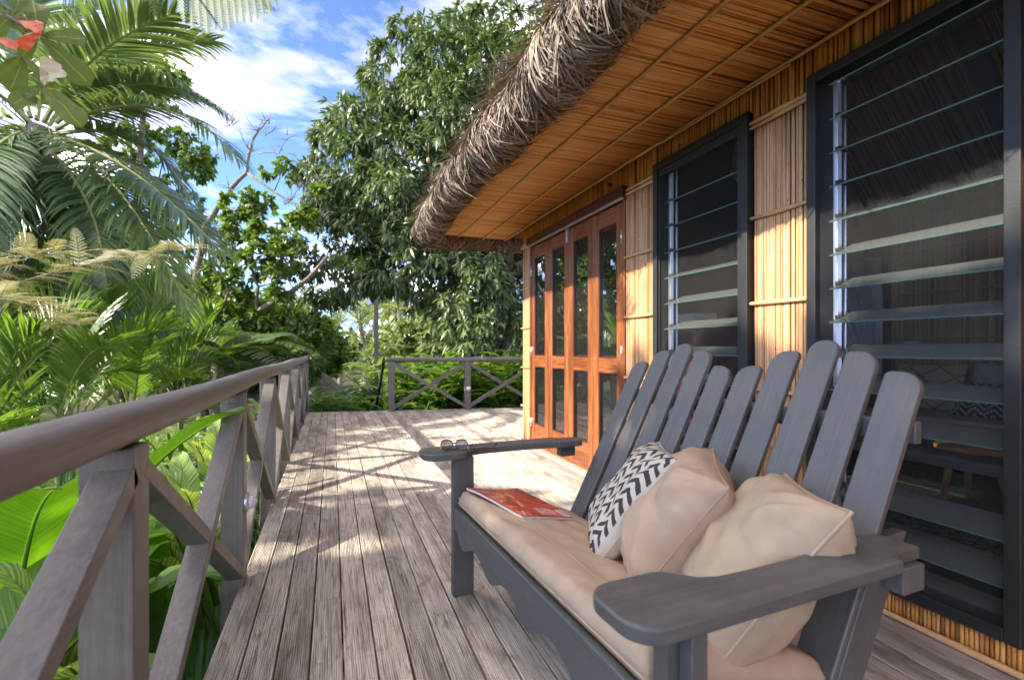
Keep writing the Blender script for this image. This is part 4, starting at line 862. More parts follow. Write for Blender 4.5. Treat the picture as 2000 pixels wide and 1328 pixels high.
pillow('throw_pillow', (5.33, 2.56, 0.60), -yy, Vector((0.6, 0, 0.8)), Vector((-0.8, 0, 0.6)), (0.50, 0.36), 0.12, [M_TRIB], 'black and white zigzag print pillow on the daybed indoors', seed=81, wr=0.5)
mb = MB()
for k in range(5):
    a = 2*math.pi*k/5; p = Vector((5.08, 2.62, 0.468)); d = Vector((math.cos(a), math.sin(a), 0.35)).normalized()*0.045; s_ = Vector((-math.sin(a), math.cos(a), 0))*0.016
    mb.add([p, p+d*0.5+s_, p+d, p+d*0.5-s_], [(0, 1, 2, 3)])
obj('hibiscus_flower', mb, M_REDL, None, smooth=False, label='small red flower laid on the daybed mattress', cat='flower')
# net curtain, tied back
mb = MB(); rows, cols = 26, 46; vs = []
for i in range(rows+1):
    t_ = i/rows; z = 2.06-1.5*t_
    for j in range(cols+1):
        s_ = j/cols; wid = 0.86*(1-0.62*math.sin(min(1, t_*1.25)*math.pi/2)**1.5) if t_ < 0.8 else 0.86*0.38*(1+(t_-0.8)*0.8)
        y = 3.66+s_*wid; vs.append((5.62+0.03*math.sin(s_*30+t_*3)+0.01*math.sin(s_*71), y, z))
mb.add(vs, [(i*(cols+1)+j, i*(cols+1)+j+1, (i+1)*(cols+1)+j+1, (i+1)*(cols+1)+j) for i in range(rows) for j in range(cols)])
obj('net_curtain', mb, M_NET, label='white net curtain tied aside inside the dim room', cat='curtain')
mb = MB(); mb.box((5.675, 3.32, 1.045), (5.689, 3.46, 1.125)); o = obj('switch_plate', mb, M_WHITE, None, 0.002, label='white switch plate on the inner reed wall above the daybed', cat='switch')
mb = MB(); mb.box((5.668, 3.36, 1.065), (5.6745, 3.38, 1.105)); mb.box((5.668, 3.40, 1.065), (5.6745, 3.42, 1.105)); obj('rocker', mb, M_GREYC, o)
sb = empty('side_stool', (3.85, 1.95, 0.03), label='round honey wood stool on tapered legs inside the room', cat='stool')
mb = MB(); mb.tube([(3.85, 1.95, 0.40), (3.85, 1.95, 0.43)], 0.19, 24); obj('seat', mb, M_STOOL, sb, 0.006)
for k in range(3):
    a = 0.6+2.094*k; mb = MB(); mb.tube([(3.85+0.12*math.cos(a), 1.95+0.12*math.sin(a), 0.399), (3.85+0.18*math.cos(a), 1.95+0.18*math.sin(a), 0.038)], [0.026, 0.012], 10); obj('leg', mb, M_STOOL, sb)
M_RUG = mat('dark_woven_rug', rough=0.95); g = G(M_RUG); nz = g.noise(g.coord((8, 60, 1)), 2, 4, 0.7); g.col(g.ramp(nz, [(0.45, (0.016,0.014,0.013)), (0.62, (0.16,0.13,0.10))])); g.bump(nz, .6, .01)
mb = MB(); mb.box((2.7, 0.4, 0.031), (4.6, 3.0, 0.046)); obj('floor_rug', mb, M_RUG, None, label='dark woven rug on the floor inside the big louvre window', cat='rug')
cb = empty('wooden_cabinet', (3.3, 4.0, 0.03), label='red brown wooden cabinet standing behind the small louvre window', cat='cabinet')
mb = MB(); mb.box((3.2, 3.75, 0.031), (3.75, 4.9, 1.25)); obj('carcass', mb, M_CAB, cb, 0.006)
for y0 in (3.78, 4.33): mb = MB(); mb.box((3.178, y0, 0.08), (3.199, y0+0.52, 1.20)); d_ = obj('cabinet_door', mb, M_CAB, cb, 0.004); mb = MB(); mb.tube([(3.155, y0+0.26, 0.6), (3.155, y0+0.26, 0.72)], 0.006, 8); obj('handle', mb, M_ALU, d_)
mb = MB(); mb.box((3.3, 3.9, 1.251), (3.6, 4.3, 1.40)); obj('glint_block', mb, M_WHITE, None, 0.01, label='white block put in for a pale reflection above the indoor cabinet', cat='box')  # white block stands in for the pale reflection in the small window

# ================================================================== THE GARDEN
UPV = Vector((0, 0, 1))
def bez(p0, p1, p2, n_):
    """curve through p0, p1 (middle) and p2"""
    c = p1*2-(p0+p2)*0.5; return [(p0*(1-t)**2+c*(2*t*(1-t))+p2*t*t) for t in [i/n_ for i in range(n_+1)]]
def pinnate(mb_, path, llen, lwid, nleaf, start=0.12, droop=0.5, fwd=0.55, vee=0.25, r0=0.02, r1=0.004, seed=0, nseg=4, side0=None, mleaf=0, mrach=1, tipscale=0.35, ragged=0.12):
    """palm frond: rachis along path with two ranks of leaflets"""
    q_ = random.Random(seed); n_ = len(path)-1
    mb_.tube(path, [r0+(r1-r0)*i/n_ for i in range(n_+1)], 6, mrach)
    for i in range(nleaf):
        s_ = start+(1-start)*(i+q_.uniform(-.2, .2))/nleaf; s_ = min(max(s_, 0.02), 0.995); f_ = s_*n_; k = min(int(f_), n_-1); p = path[k].lerp(path[k+1], f_-k); t_ = (path[k+1]-path[k]).normalized()
        sd = t_.cross(UPV) if side0 is None else side0-t_*side0.dot(t_)
        if sd.length < 0.05: sd = t_.orthogonal()
        sd.normalize(); nup = sd.cross(t_).normalized()
        u_ = (s_-start)/(1-start); prof = (0.45+0.55*math.sin(math.pi*min(1, u_*1.25+0.12)*0.62)) if u_ < 0.6 else 1.0-(1-tipscale)*((u_-0.6)/0.4)**1.4
        for sg in (-1, 1):
            if q_.random() < ragged*0.5: continue
            L_ = llen*prof*q_.uniform(0.86, 1.08); d = (sd*sg*(1-0.35*u_)+t_*(fwd+0.5*u_+q_.uniform(-.10, .10))+nup*(vee+q_.uniform(-.12, .12))).normalized(); pts = []; wd = []; sds = []; cur = p.copy(); dd = d.copy(); w0 = lwid*q_.uniform(.85, 1.1)
            dr = droop*q_.uniform(0.6, 1.4)
            for j in range(nseg+1):
                u2 = j/nseg; pts.append(cur.copy()); wd.append(max(w0*(0.55+0.45*min(1, u2*4))*(1-u2**2.2)+0.0005, 0.0006)); sv = dd.cross(nup); 
                if sv.length < 1e-3: sv = t_.copy()
                sv.normalize(); sds.append((sv, sv.cross(dd).normalized())); cur = cur+dd*(L_/nseg); dd = (dd+Vector((0, 0, -1))*(dr*0.5*(0.35+u2))).normalized()
            vs = []
            for pp, ww, (sv, _) in zip(pts, wd, sds): vs += [pp-sv*ww, pp+sv*ww]
            mb_.add(vs, [(2*j, 2*j+1, 2*j+3, 2*j+2) for j in range(nseg)], mleaf)
def frond(name, parent, pxs, mats, **k):
    mb_ = MB(); path = bez(*[at(*p) for p in pxs], k.pop('n', 14)); pinnate(mb_, path, **k); return obj(name, mb_, mats, parent, smooth=False)
# ---- the coconut palm that leans into the view over the railing
palm = empty('coconut_palm', (at(70, 250, 6.5).x, at(70, 250, 6.5).y, -1.4), label='large coconut palm with drooping fronds towering over the long railing', cat='palm tree')
C0 = at(78, 262, 6.5)
mb = MB(); base = Vector((C0.x-0.7, C0.y+0.5, -1.5)); mb.tube(bez(base, (base+C0)/2+Vector((-0.25, 0.1, 0)), C0+Vector((0, 0, 0.12)), 14), [0.20-0.07*i/14+0.01*(i % 2) for i in range(15)], 12); obj('trunk', mb, M_TWIG, palm)
FR = [((85,240,6.5),(190,110,6.2),(345,25,5.9)), ((110,240,6.5),(270,165,6.3),(440,225,6.2)), ((110,252,6.4),(300,208,6.0),(468,315,5.8)), ((100,268,6.4),(255,335,5.9),(440,500,5.6)),
      ((95,268,6.3),(230,370,5.8),(370,610,5.6)), ((92,290,6.4),(180,420,6.0),(207,610,5.9)), ((60,262,6.4),(-20,295,6.0),(-120,420,5.8)), ((75,285,6.4),(35,380,6.0),(-30,520,5.8)),
      ((115,262,6.7),(270,275,6.9),(370,385,7.0)), ((85,290,6.6),(210,470,6.6),(300,650,6.6)), ((60,230,6.6),(40,100,6.6),(60,-60,6.4)), ((72,235,6.7),(120,80,7.0),(215,-40,7.2)),
      ((60,240,6.5),(-60,160,6.3),(-220,170,6.0)), ((95,245,6.8),(240,120,7.3),(420,80,7.8)), ((50,280,6.6),(-60,400,6.5),(-120,600,6.4)), ((88,300,6.7),(130,480,6.8),(120,660,6.8)),
      ((110,270,6.9),(300,350,7.4),(420,520,7.6)), ((40,260,6.2),(-40,330,5.4),(-60,480,4.9)), ((85,285,6.5),(90,430,6.3),(40,600,6.2))]
for i, p in enumerate(FR): frond('frond', palm, p, [M_COCO, M_RACH], llen=0.80 if i not in (0, 13) else 0.9, lwid=0.022, nleaf=92, start=0.10, droop=0.55 if i not in (0, 10, 11) else 0.28, fwd=0.5, vee=0.12, r0=0.030, r1=0.005, seed=i*7+1, nseg=5)
# nuts and old sheaths in the crown
mb = MB(); q = random.Random(8)
for k in range(40):
    a = q.uniform(0, 6.28); d = Vector((math.cos(a)*0.35, math.sin(a)*0.35, q.uniform(-0.25, 0.15))); p = C0+d*0.5; mb.tube([p, p+d*0.8+Vector((0, 0, 0.04)), p+d*1.3+Vector((0, 0, -0.14))], [0.012, 0.007, 0.003], 5)
obj('flower_stalks', mb, M_RACH, palm, kind='stuff')
nut = MB(); rings = [(0, -.075), (.03, -.07), (.055, -.04), (.062, 0), (.05, .045), (.02, .075), (0, .08)]
vs = [(r_*math.cos(2*math.pi*k/10), r_*math.sin(2*math.pi*k/10), z) for r_, z in rings for k in range(10)]; nut.add(vs, [(i*10+k, i*10+(k+1) % 10, i*10+10+(k+1) % 10, i*10+10+k) for i in range(6) for k in range(10)]); nm = nut.mesh('coconut', M_FRUIT)
for k in range(11):
    a = q.uniform(0, 6.28); link('coconut', nm, palm, M=Matrix.Translation(C0+Vector((math.cos(a)*q.uniform(.15, .3), math.sin(a)*q.uniform(.15, .3), q.uniform(-.26, -.04)))) @ Matrix.Rotation(q.uniform(-.5, .5), 4, 'X'))
# ---- areca palms in front of it
def areca(label, base, dirs, L0, seed, llen=0.36, lw=0.013, nleaf=34):
    e = empty('areca_palm', base, label=label, cat='palm tree'); q_ = random.Random(seed); b = Vector(base)
    mb_ = MB()
    for k in range(4): a = q_.uniform(0, 6.28); p = b+Vector((math.cos(a), math.sin(a), 0))*0.12; mb_.tube([p, p+Vector((math.cos(a)*.1, math.sin(a)*.1, L0*0.55))], [0.035, 0.02], 8)
    obj('stem', mb_, M_STALK, e, kind='stuff')
    for i, (az, el, Ln) in enumerate(dirs):
        d = Vector((math.cos(R(az))*math.cos(R(el)), math.sin(R(az))*math.cos(R(el)), math.sin(R(el)))); p0 = b+Vector((d.x*0.12, d.y*0.12, L0*q_.uniform(.35, .55))); p1 = p0+d*(Ln*0.55)+Vector((0, 0, 0.04)); p2 = p0+d*(Ln*0.95)*1.0+Vector((d.x, d.y, 0))*(0.18*Ln)+Vector((0, 0, -0.34*Ln*math.cos(R(el))))
        mb_ = MB(); pinnate(mb_, bez(p0, p1, p2, 12), llen, lw, nleaf, start=0.22, droop=0.30, fwd=0.75, vee=0.45, r0=0.014, r1=0.003, seed=seed*31+i, nseg=4); obj('frond', mb_, [M_ARECA, M_RACH], e, smooth=False)
def fan(seed, n_, e0=25, e1=78, L=1.35):
    q_ = random.Random(seed); return [(360*i/n_+q_.uniform(-18, 18), q_.uniform(e0, e1), L*q_.uniform(.8, 1.15)) for i in range(n_)]
def gpt(px, py, d, dz=0): p = at(px, py, d); return (p.x, p.y, terrain(p.x, p.y)+dz)
def toz(px, d, z): p = at(px, 700, d); return (p.x, p.y, z)
areca('areca palm clump with bright fronds close behind the hand rail', toz(255, 6.4, -1.05), fan(3, 14, 25, 78, 1.95), 2.6, 3, .50, .018, 40)
areca('areca palm clump with arching fronds under the coconut palm trunk', toz(95, 5.0, -1.05), fan(4, 13, 25, 78, 1.7), 2.3, 4, .46, .016, 40)
areca('areca palm clump half hidden below the feathery yellow branch', toz(-60, 4.5, -1.0), fan(5, 11, 25, 78, 1.7), 2.2, 5, .44, .016, 40)
areca('areca palm clump beside the tree fern', toz(350, 8.8, -1.3), fan(6, 13, 30, 78, 2.1), 2.8, 6, .56, .02, 40)
areca('areca palm clump in the shade at the foot of the coconut palm', toz(150, 6.9, -0.9), fan(16, 12, 20, 75, 1.6), 2.0, 16)
# ---- bipinnate fronds: tree fern and feathery branches
def bipin(mb_, path, plen, npin, seed, droop=0.35, pw=0.010, npn=14, start=0.06, r0=0.010, fwd=0.35, side0=None, shape=1.0, hang=0.0, mleaf=0, mrach=1, both=(-1, 1), pwid=0.46, plq=0.17):
    q_ = random.Random(seed); n_ = len(path)-1; mb_.tube(path, [r0*(1-0.8*i/n_) for i in range(n_+1)], 6, mrach)
    for i in range(npin):
        s_ = start+(1-start)*i/npin; f_ = s_*n_; k = min(int(f_), n_-1); p = path[k].lerp(path[k+1], f_-k); t_ = (path[k+1]-path[k]).normalized()
        sd = (t_.cross(UPV) if side0 is None else side0-t_*side0.dot(t_)).normalized(); nup = sd.cross(t_).normalized()
        prof = math.sin(math.pi*min(1, (0.30+0.70*s_)))**0.7*shape
        for sg in both:
            L_ = plen*prof*q_.uniform(.9, 1.08); d = (sd*sg+t_*(fwd+0.5*s_)+nup*0.08+Vector((0, 0, -hang))).normalized(); pts = []; cur = p.copy(); dd = d.copy(); m_ = 6
            for j in range(m_+1): pts.append(cur.copy()); cur = cur+dd*(L_/m_); dd = (dd+Vector((0, 0, -droop*0.16*q_.uniform(.7, 1.3)))).normalized()
            # pinnules as little leaf triangles/quads along the pinna
            nn_ = (dd.cross(t_)); nn_ = nn_.normalized() if nn_.length > 1e-3 else nup
            for j in range(npn):
                u_ = (j+0.4)/npn; f2 = u_*m_; k2 = min(int(f2), m_-1); pp = pts[k2].lerp(pts[k2+1], f2-k2); tt = (pts[k2+1]-pts[k2]).normalized(); sv = tt.cross(nn_).normalized(); Lp = L_*plq*(1-u_**1.6*0.85)+0.004; w_ = L_/npn*pwid
                for sg2 in (-1, 1):
                    a = pp-tt*w_; b = pp+tt*w_; c = pp+(sv*sg2+tt*0.45).normalized()*Lp-nn_*(0.06*Lp)
                    mb_.add([a, b, c+tt*w_*0.35, c-tt*w_*0.5], [(0, 1, 2, 3)], mleaf)
tf = empty('tree_fern', toz(430, 9.2, -1.6), label='dark tree fern with wide flat fronds spreading behind the railing', cat='fern')
Cf = at(450, 715, 9.2); mb = MB(); mb.tube([Vector(toz(430, 9.2, -1.6)), Cf], [0.10, 0.07], 10); obj('trunk', mb, M_BARK, tf)
for i, p in enumerate([((450,712,9.2),(540,668,8.9),(640,705,8.8)), ((450,712,9.2),(380,668,8.7),(320,712,8.2)), ((450,712,9.2),(500,678,8.3),(560,730,7.5)), ((450,712,9.2),(420,682,8.3),(400,745,7.5)), ((450,712,9.3),(520,655,10.0),(600,680,10.8)), ((450,712,9.3),(400,655,10.0),(350,680,10.6)), ((450,712,9.3),(460,650,10.0),(470,668,10.9)), ((450,715,9.1),(460,690,8.3),(470,765,7.6)), ((450,712,9.2),(350,700,8.8),(290,765,8.4))]):
    mb = MB(); bipin(mb, bez(*[at(*x) for x in p], 12), 0.58, 26, 90+i, npn=13); obj('frond', mb, [M_FERN, M_RACH], tf, smooth=False)
# fern hanging into the top of the view
hf = empty('tree_fern', (-3.0, 2.0, -1.4), label='overhanging fern frond with toothed leaflets dangling against the blue sky', cat='fern')
mb = MB(); mb.tube(bez(Vector((-3.0, 2.0, -1.6)), Vector((-2.95, 2.0, 0.8)), Vector((-2.8, 2.05, 2.75)), 10), [0.08]*8+[0.07, 0.06, 0.04], 10); obj('trunk', mb, M_BARK, hf)
mb = MB(); path = bez(Vector((-2.8, 2.05, 2.7)), Vector((-1.9, 2.4, 3.05)), at(350, -52, 2.3), 8)[:-1]+bez(at(350, -52, 2.3), at(450, -20, 2.25), at(550, 0, 2.2), 8); bipin(mb, path, 0.27, 15, 77, droop=0.5, npn=17, plq=0.21, pwid=0.5, start=0.48, side0=UPV, hang=0.5, fwd=0.25, both=(-1,), r0=0.007); bipin(mb, path, 0.18, 15, 78, droop=0.5, npn=18, start=0.48, side0=UPV, both=(1,), shape=0.8, r0=0.006); obj('frond', mb, [M_FERN, M_RACH], hf, smooth=False)
mb = MB(); bipin(mb, bez(Vector((-2.8, 2.05, 2.7)), at(300, -120, 2.7), at(515, 30, 2.9), 16), 0.22, 20, 79, npn=20, start=0.45, r0=0.007); obj('frond', mb, [M_FERN, M_RACH], hf, smooth=False)
# feathery yellow-green tree reaching in from the side
ft = empty('feathery_tree', (at(-260, 620, 4.7).x, at(-260, 620, 4.7).y, -1.35), label='feathery tree whose pale yellow fronds reach past the palm', cat='tree')
b0 = Vector(WORLD[ft.name].translation); mb = MB(); mb.tube(bez(b0, b0+Vector((0.1, 0, 1.6)), at(-160, 640, 4.7), 10), [0.07-0.004*i for i in range(11)], 8)
br = [bez(at(-160, 640, 4.7), at(60, 545, 4.7), at(330, 492, 4.7), 16), bez(at(-160, 640, 4.7), at(0, 585, 4.5), at(150, 640, 4.3), 12), bez(at(-160, 620, 4.7), at(-20, 530, 4.8), at(120, 495, 5.0), 12)]
for b in br: mb.tube(b, [0.012-0.009*i/(len(b)-1) for i in range(len(b))], 6)
obj('trunk', mb, M_TWIG, ft)
q = random.Random(5); cnt = 0
for b in br:
    for i in range(2, len(b)):
        for s_ in range(4):
            p = b[i]; d = Vector((q.uniform(-.4, 1), q.uniform(-.6, .6), q.uniform(-.12, .22))).normalized(); L_ = q.uniform(.26, .46)
            mb = MB(); bipin(mb, bez(p, p+d*(L_*.5)+Vector((0, 0, .02)), p+d*L_+Vector((0, 0, -.04)), 6), 0.09, 13, 500+cnt, npn=11, droop=0.35, r0=0.0022, start=0.12, pwid=0.34, plq=0.10); obj('frond', mb, [M_FEATH, M_TWIG], ft, smooth=False); cnt += 1

# ---- leaf clouds (numpy): six-vertex folded leaves
def leaves(P_, D_, L_, W_, droop=0.3, fold=0.25, seed=0):
    """P base, D direction unit, L length, W half width -> verts (n,6,3)"""
    q_ = np.random.default_rng(seed); n_ = len(P_); rnd_ = q_.normal(size=(n_, 3)); s_ = np.cross(D_, rnd_*0.5+np.array([0, 0, 1.0])); s_ /= np.linalg.norm(s_, axis=1, keepdims=True)+1e-9; up_ = np.cross(s_, D_)
    L_ = L_[:, None]; W_ = W_[:, None]; g_ = np.array([0, 0, -1.0])*droop
    m1 = P_+D_*L_*0.33+g_*L_*0.06; m2 = P_+D_*L_*0.68+g_*L_*0.25; tip = P_+D_*L_+g_*L_*0.55
    return np.stack([P_, m1-s_*W_+up_*W_*fold, m1+s_*W_+up_*W_*fold, m2-s_*W_*0.85+up_*W_*fold, m2+s_*W_*0.85+up_*W_*fold, tip], 1)
def leaf_mesh(name, vv, m):
    n_ = len(vv); b = (np.arange(n_)*6)[:, None]
    q4 = b+np.array([[1, 3, 4, 2]]); t3 = np.concatenate([b+np.array([[0, 1, 2]]), b+np.array([[3, 5, 4]])]); return npmesh(name, vv.reshape(-1, 3), q4, t3, m)
def crown(name, ells, nros, per, L0, W0, m, seed, droop=0.4, clump=0.6, nclump=None, down=0.5, inner=0.25, spread=0.9):
    """ells: list of (centre, radii). Clumps sit on the ellipsoids, rosettes on the clumps, leaves on the rosettes."""
    q_ = np.random.default_rng(seed); C_ = np.array([tuple(e[0]) for e in ells]); Rr = np.array([tuple(e[1]) for e in ells]); wts = (Rr[:, 0]*Rr[:, 1]+Rr[:, 1]*Rr[:, 2]+Rr[:, 0]*Rr[:, 2]); wts = wts/wts.sum()
    nclump = nclump or max(20, nros//14); cc = []; cn_ = []
    while len(cc) < nclump:
        k = q_.choice(len(ells), p=wts); d = q_.normal(size=3); d /= np.linalg.norm(d); f_ = q_.uniform(0.72, 1.05) if q_.random() > inner else q_.uniform(.35, .75); p = C_[k]+d*Rr[k]*f_
        if any((((p-C_[j])/Rr[j])**2).sum() < 0.42 for j in range(len(ells)) if j != k): continue
        cc.append(p); nn_ = d/Rr[k]; cn_.append(nn_/np.linalg.norm(nn_))
    cc = np.array(cc); cn_ = np.array(cn_); idx = q_.integers(0, nclump, nros); d = q_.normal(size=(nros, 3)); d /= np.linalg.norm(d, axis=1, keepdims=True); d = d+cn_[idx]*spread; d /= np.linalg.norm(d, axis=1, keepdims=True)
    cr_ = clump*q_.uniform(0.55, 1.25, nclump); rp = cc[idx]+d*(cr_[idx]*q_.uniform(0.55, 1.05, nros))[:, None]*np.array([1, 1, 0.8])
    P_ = np.repeat(rp, per, 0); dd = np.repeat(d, per, 0)*0.7+q_.normal(size=(nros*per, 3))*0.75+np.array([0, 0, -down]); dd /= np.linalg.norm(dd, axis=1, keepdims=True); n_ = len(P_)
    return leaf_mesh(name, leaves(P_, dd, L0*q_.uniform(.65, 1.2, n_), W0*q_.uniform(.75, 1.15, n_), droop, 0.25, seed+1), m), rp, d
def ell(px, py, d, rx, ry, rd=None): 
    s_ = d/F; return (at(px, py, d), (rx*s_, (rd or rx)*s_, ry*s_))
def branches(mb_, root, targets, r0, seed, kink=0.25):
    q_ = random.Random(seed); root = Vector(root)
    for t_ in targets:
        t_ = Vector(t_); m_ = root.lerp(t_, 0.5)+Vector((q_.uniform(-1, 1), q_.uniform(-1, 1), q_.uniform(-.2, .7)))*((t_-root).length*kink*0.5); mb_.tube(bez(root, m_, t_, 8), [r0*(1-0.85*i/8) for i in range(9)], 7)

# ---- the mango tree
mango = empty('mango_tree', tuple(Vector(gpt(992, 800, 13))), label='huge dark mango tree hung with pale green fruit behind the thatched eave', cat='tree')
tb = Vector(gpt(992, 800, 13, -0.3)); fk = at(985, 560, 13); mb = MB(); mb.tube(bez(tb, (tb+fk)/2+Vector((0.1, 0, 0)), fk, 10), [0.42-0.012*i for i in range(11)], 14)
fk2 = at(985, 520, 13)
for p, r_ in (((at(1000,480,13), at(1030,380,13.2), at(1010,200,13.5)), .22), ((at(960,560,12.8), at(900,510,12), at(905,495,11.3)), .15), ((at(985,545,13), at(880,430,13), at(740,350,13)), .2), ((at(985,540,13), at(1100,460,13), at(1200,330,13)), .2), ((at(990,520,13), at(960,490,12.6), at(890,488,12.2)), .13), ((at(890,488,12.2), at(800,470,12.6), at(690,520,12.6)), .1), ((fk, at(990,500,13), at(1000,470,13)), .3)): mb.tube(bez(*p, 10), [r_*(1-0.6*i/10) for i in range(11)], 9)
obj('trunk', mb, M_BARK, mango)
ME = [ell(880, 190, 13.5, 150, 110), ell(1010, 130, 13.8, 130, 95), ell(770, 330, 13, 135, 130), ell(700, 400, 12.8, 85, 150), ell(628, 500, 12.6, 72, 72), ell(670, 330, 12.9, 40, 70), ell(600, 470, 12.7, 30, 36), ell(850, 420, 12.6, 150, 120), ell(930, 330, 13, 150, 130), ell(1090, 260, 14, 170, 160), ell(690, 540, 12.6, 50, 36), ell(800, 500, 12.2, 80, 60), ell(955, 640, 11.2, 75, 60, 60), ell(900, 570, 12, 60, 60, 70), ell(1150, 420, 14, 180, 150), ell(1000, 600, 14.4, 120, 110)]
me, rp, rd = crown('crown', ME, 15000, 9, 0.235, 0.028, M_MANGO, 21, droop=0.5, clump=0.62, nclump=620, down=0.55)
link('crown', me, mango)
fm = MB(); rings = [(0, -.075), (.028, -.066), (.045, -.03), (.048, .005), (.038, .045), (.016, .068), (0.003, .075)]
vs = [(r_*math.cos(2*math.pi*k/8)*1.05, r_*math.sin(2*math.pi*k/8), z) for r_, z in rings for k in range(8)]; fm.add(vs, [(i*8+k, i*8+(k+1) % 8, i*8+8+(k+1) % 8, i*8+8+k) for i in range(6) for k in range(8)]); fm.tube([(0, 0, .07), (0.01, 0, .42)], 0.004, 5); fmm = fm.mesh('mango', M_FRUIT)
q = np.random.default_rng(31); vis = [i for i in range(len(rp)) if rd[i][1] < 0.1 and rp[i][2] > 2.0]
for i in q.choice(vis, 270, replace=False):
    p = Vector(rp[i])+Vector(rd[i])*0.36; link('mango', fmm, mango, M=Matrix.Translation(p+Vector((0, 0, -0.38-0.15*q.random()))) @ Matrix.Rotation(q.uniform(-.2, .2), 4, 'X') @ Matrix.Rotation(q.uniform(0, 6), 4, 'Z') @ Matrix.Scale(float(q.uniform(.65, 1.0)), 4))

# ---- sea almond tree with half-bare limbs
alm = empty('almond_tree', gpt(425, 700, 10.5), label='half bare almond tree with a slanting grey trunk beyond the railing', cat='tree')
mb = MB(); rt = Vector(gpt(420, 700, 10.5, -.2)); D_ = 10.5
def poly(pts, r0, r1):
    P_ = [at(*p) for p in pts]; fine = []
    for a, b in zip(P_[:-1], P_[1:]): fine += [a, (a+b)/2+Vector((random.uniform(-.03, .03), 0, random.uniform(-.03, .03)))]
    fine.append(P_[-1]); n_ = len(fine)-1; mb.tube(fine, [r0+(r1-r0)*i/n_ for i in range(n_+1)], 8)
mb.tube([rt, at(425, 668, 10.5)], [0.13, 0.11], 9)
poly([(425,668,10.5),(500,612,10.4),(560,576,10.2),(603,543,10.0),(640,500,9.9)], .075, .035); poly([(425,668,10.5),(380,560,10.7),(402,440,10.8),(425,405,10.8),(452,368,10.8),(482,338,10.8),(488,295,10.8),(505,255,10.8),(522,235,10.8)], .085, .012)
poly([(482,338,10.8),(535,375,10.6),(590,410,10.5),(630,430,10.4)], .03, .008); poly([(505,300,10.8),(545,300,10.6),(560,270,10.5)], .014, .004); poly([(488,295,10.8),(470,260,10.8),(450,240,10.8)], .014, .004); poly([(535,375,10.6),(550,330,10.6),(520,260,10.6)], .014, .003); poly([(590,410,10.5),(600,350,10.5),(580,310,10.4)], .014, .003); poly([(590,410,10.5),(640,370,10.4),(612,330,10.4)], .012, .003)
poly([(500,612,10.4),(505,560,10.3),(490,520,10.3),(500,470,10.2)], .035, .008); poly([(440,655,10.4),(438,600,10.3),(450,560,10.2),(470,480,10.1)], .04, .01); poly([(505,560,10.3),(560,540,10.2),(580,500,10.1)], .02, .005)
q = random.Random(6)
for k in range(70):
    c0 = q.choice([(522,235),(505,255),(488,295),(560,270),(450,240),(520,260),(580,310),(612,330),(545,300),(452,368),(560,395),(630,430),(600,360)]); a = q.uniform(0, 6.28); L_ = q.uniform(14, 42); p0 = (c0[0]+q.uniform(-6, 6), c0[1]+q.uniform(-6, 6), 10.6); p2 = (p0[0]+math.cos(a)*L_, p0[1]-abs(math.sin(a))*L_, 10.6+q.uniform(-.4, .4)); p1 = ((p0[0]+p2[0])/2+q.uniform(-6, 6), (p0[1]+p2[1])/2+q.uniform(-6, 6), 10.6); mb.tube(bez(at(*p0), at(*p1), at(*p2), 5), [.011, .009, .008, .006, .004, .002], 5)
obj('trunk', mb, M_TWIG, alm)
AE = [ell(*e) for e in ((470,398,10.6,34,14,30),(510,425,10.4,46,18,30),(455,440,10.5,30,16,30),(545,332,10.6,22,12,18),(485,480,10.3,52,20,36),(535,505,10.2,44,20,36),(525,560,10.2,44,22,36),(455,525,10.4,46,22,36),(430,570,10.5,60,28,44),(618,382,10.4,16,9,14),(602,424,10.3,22,10,18),(555,455,10.3,22,12,20),(400,630,10.6,64,34,50),(500,625,10.6,52,22,40),(500,390,10.7,30,10,24))]
me, rp, rd = crown('crown', AE, 900, 7, 0.17, 0.042, M_ALMOND, 41, droop=0.25, clump=0.14, nclump=230, down=0.1); link('crown', me, alm)

# ---- trees, shrubs and palms of the background
def bgtree(name, label, cat, ells, trunk_px, n_, per, L0, W0, m, seed, clump=0.5, group=None, bark=M_BARK, r0=0.12, down=0.3):
    b = Vector(gpt(*trunk_px)); e = empty(name, b, label=label, cat=cat, group=group); mb_ = MB(); mb_.tube([b+Vector((0, 0, -.3)), b.lerp(Vector(ells[0][0]), .5), Vector(ells[0][0])], [r0, r0*.8, r0*.4], 9); branches(mb_, b.lerp(Vector(ells[0][0]), .55), [x[0] for x in ells[1:]], r0*.5, seed); obj('trunk', mb_, bark, e)
    me_, _, _ = crown('crown', ells, n_, per, L0, W0, m, seed, droop=0.3, clump=clump, down=down); link('crown', me_, e); return e
bgtree('leafy_tree', 'bright leafy tree filling the gap below the slanting almond trunk', 'tree', [ell(470, 640, 15, 110, 50), ell(560, 655, 14.5, 80, 42), ell(400, 610, 15.5, 90, 60)], (480, 760, 15), 1500, 8, 0.22, 0.055, M_BUSH, 51)
bgtree('leafy_tree', 'small round tree between the hut roof and the far palms', 'tree', [ell(610, 700, 17, 46, 36), ell(640, 672, 18, 34, 30)], (615, 780, 17), 700, 8, 0.22, 0.05, M_BUSH, 52)
bgtree('leafy_tree', 'pale flowering tree under the mango boughs past the short railing', 'tree', [ell(830, 660, 20, 70, 36), ell(900, 680, 19, 60, 30), ell(780, 685, 21, 46, 26)], (840, 760, 20), 1300, 8, 0.26, 0.05, M_FARL, 53)
bgtree('leafy_tree', 'dense tree standing behind the coconut palm crown', 'tree', [ell(285, 150, 12, 60, 26, 40), ell(230, 170, 12, 60, 34, 40), ell(320, 300, 12.4, 70, 40, 60), ell(250, 430, 12.5, 120, 80, 80)], (230, 800, 12), 1500, 7, 0.17, 0.045, M_ALMOND, 54, clump=.4)
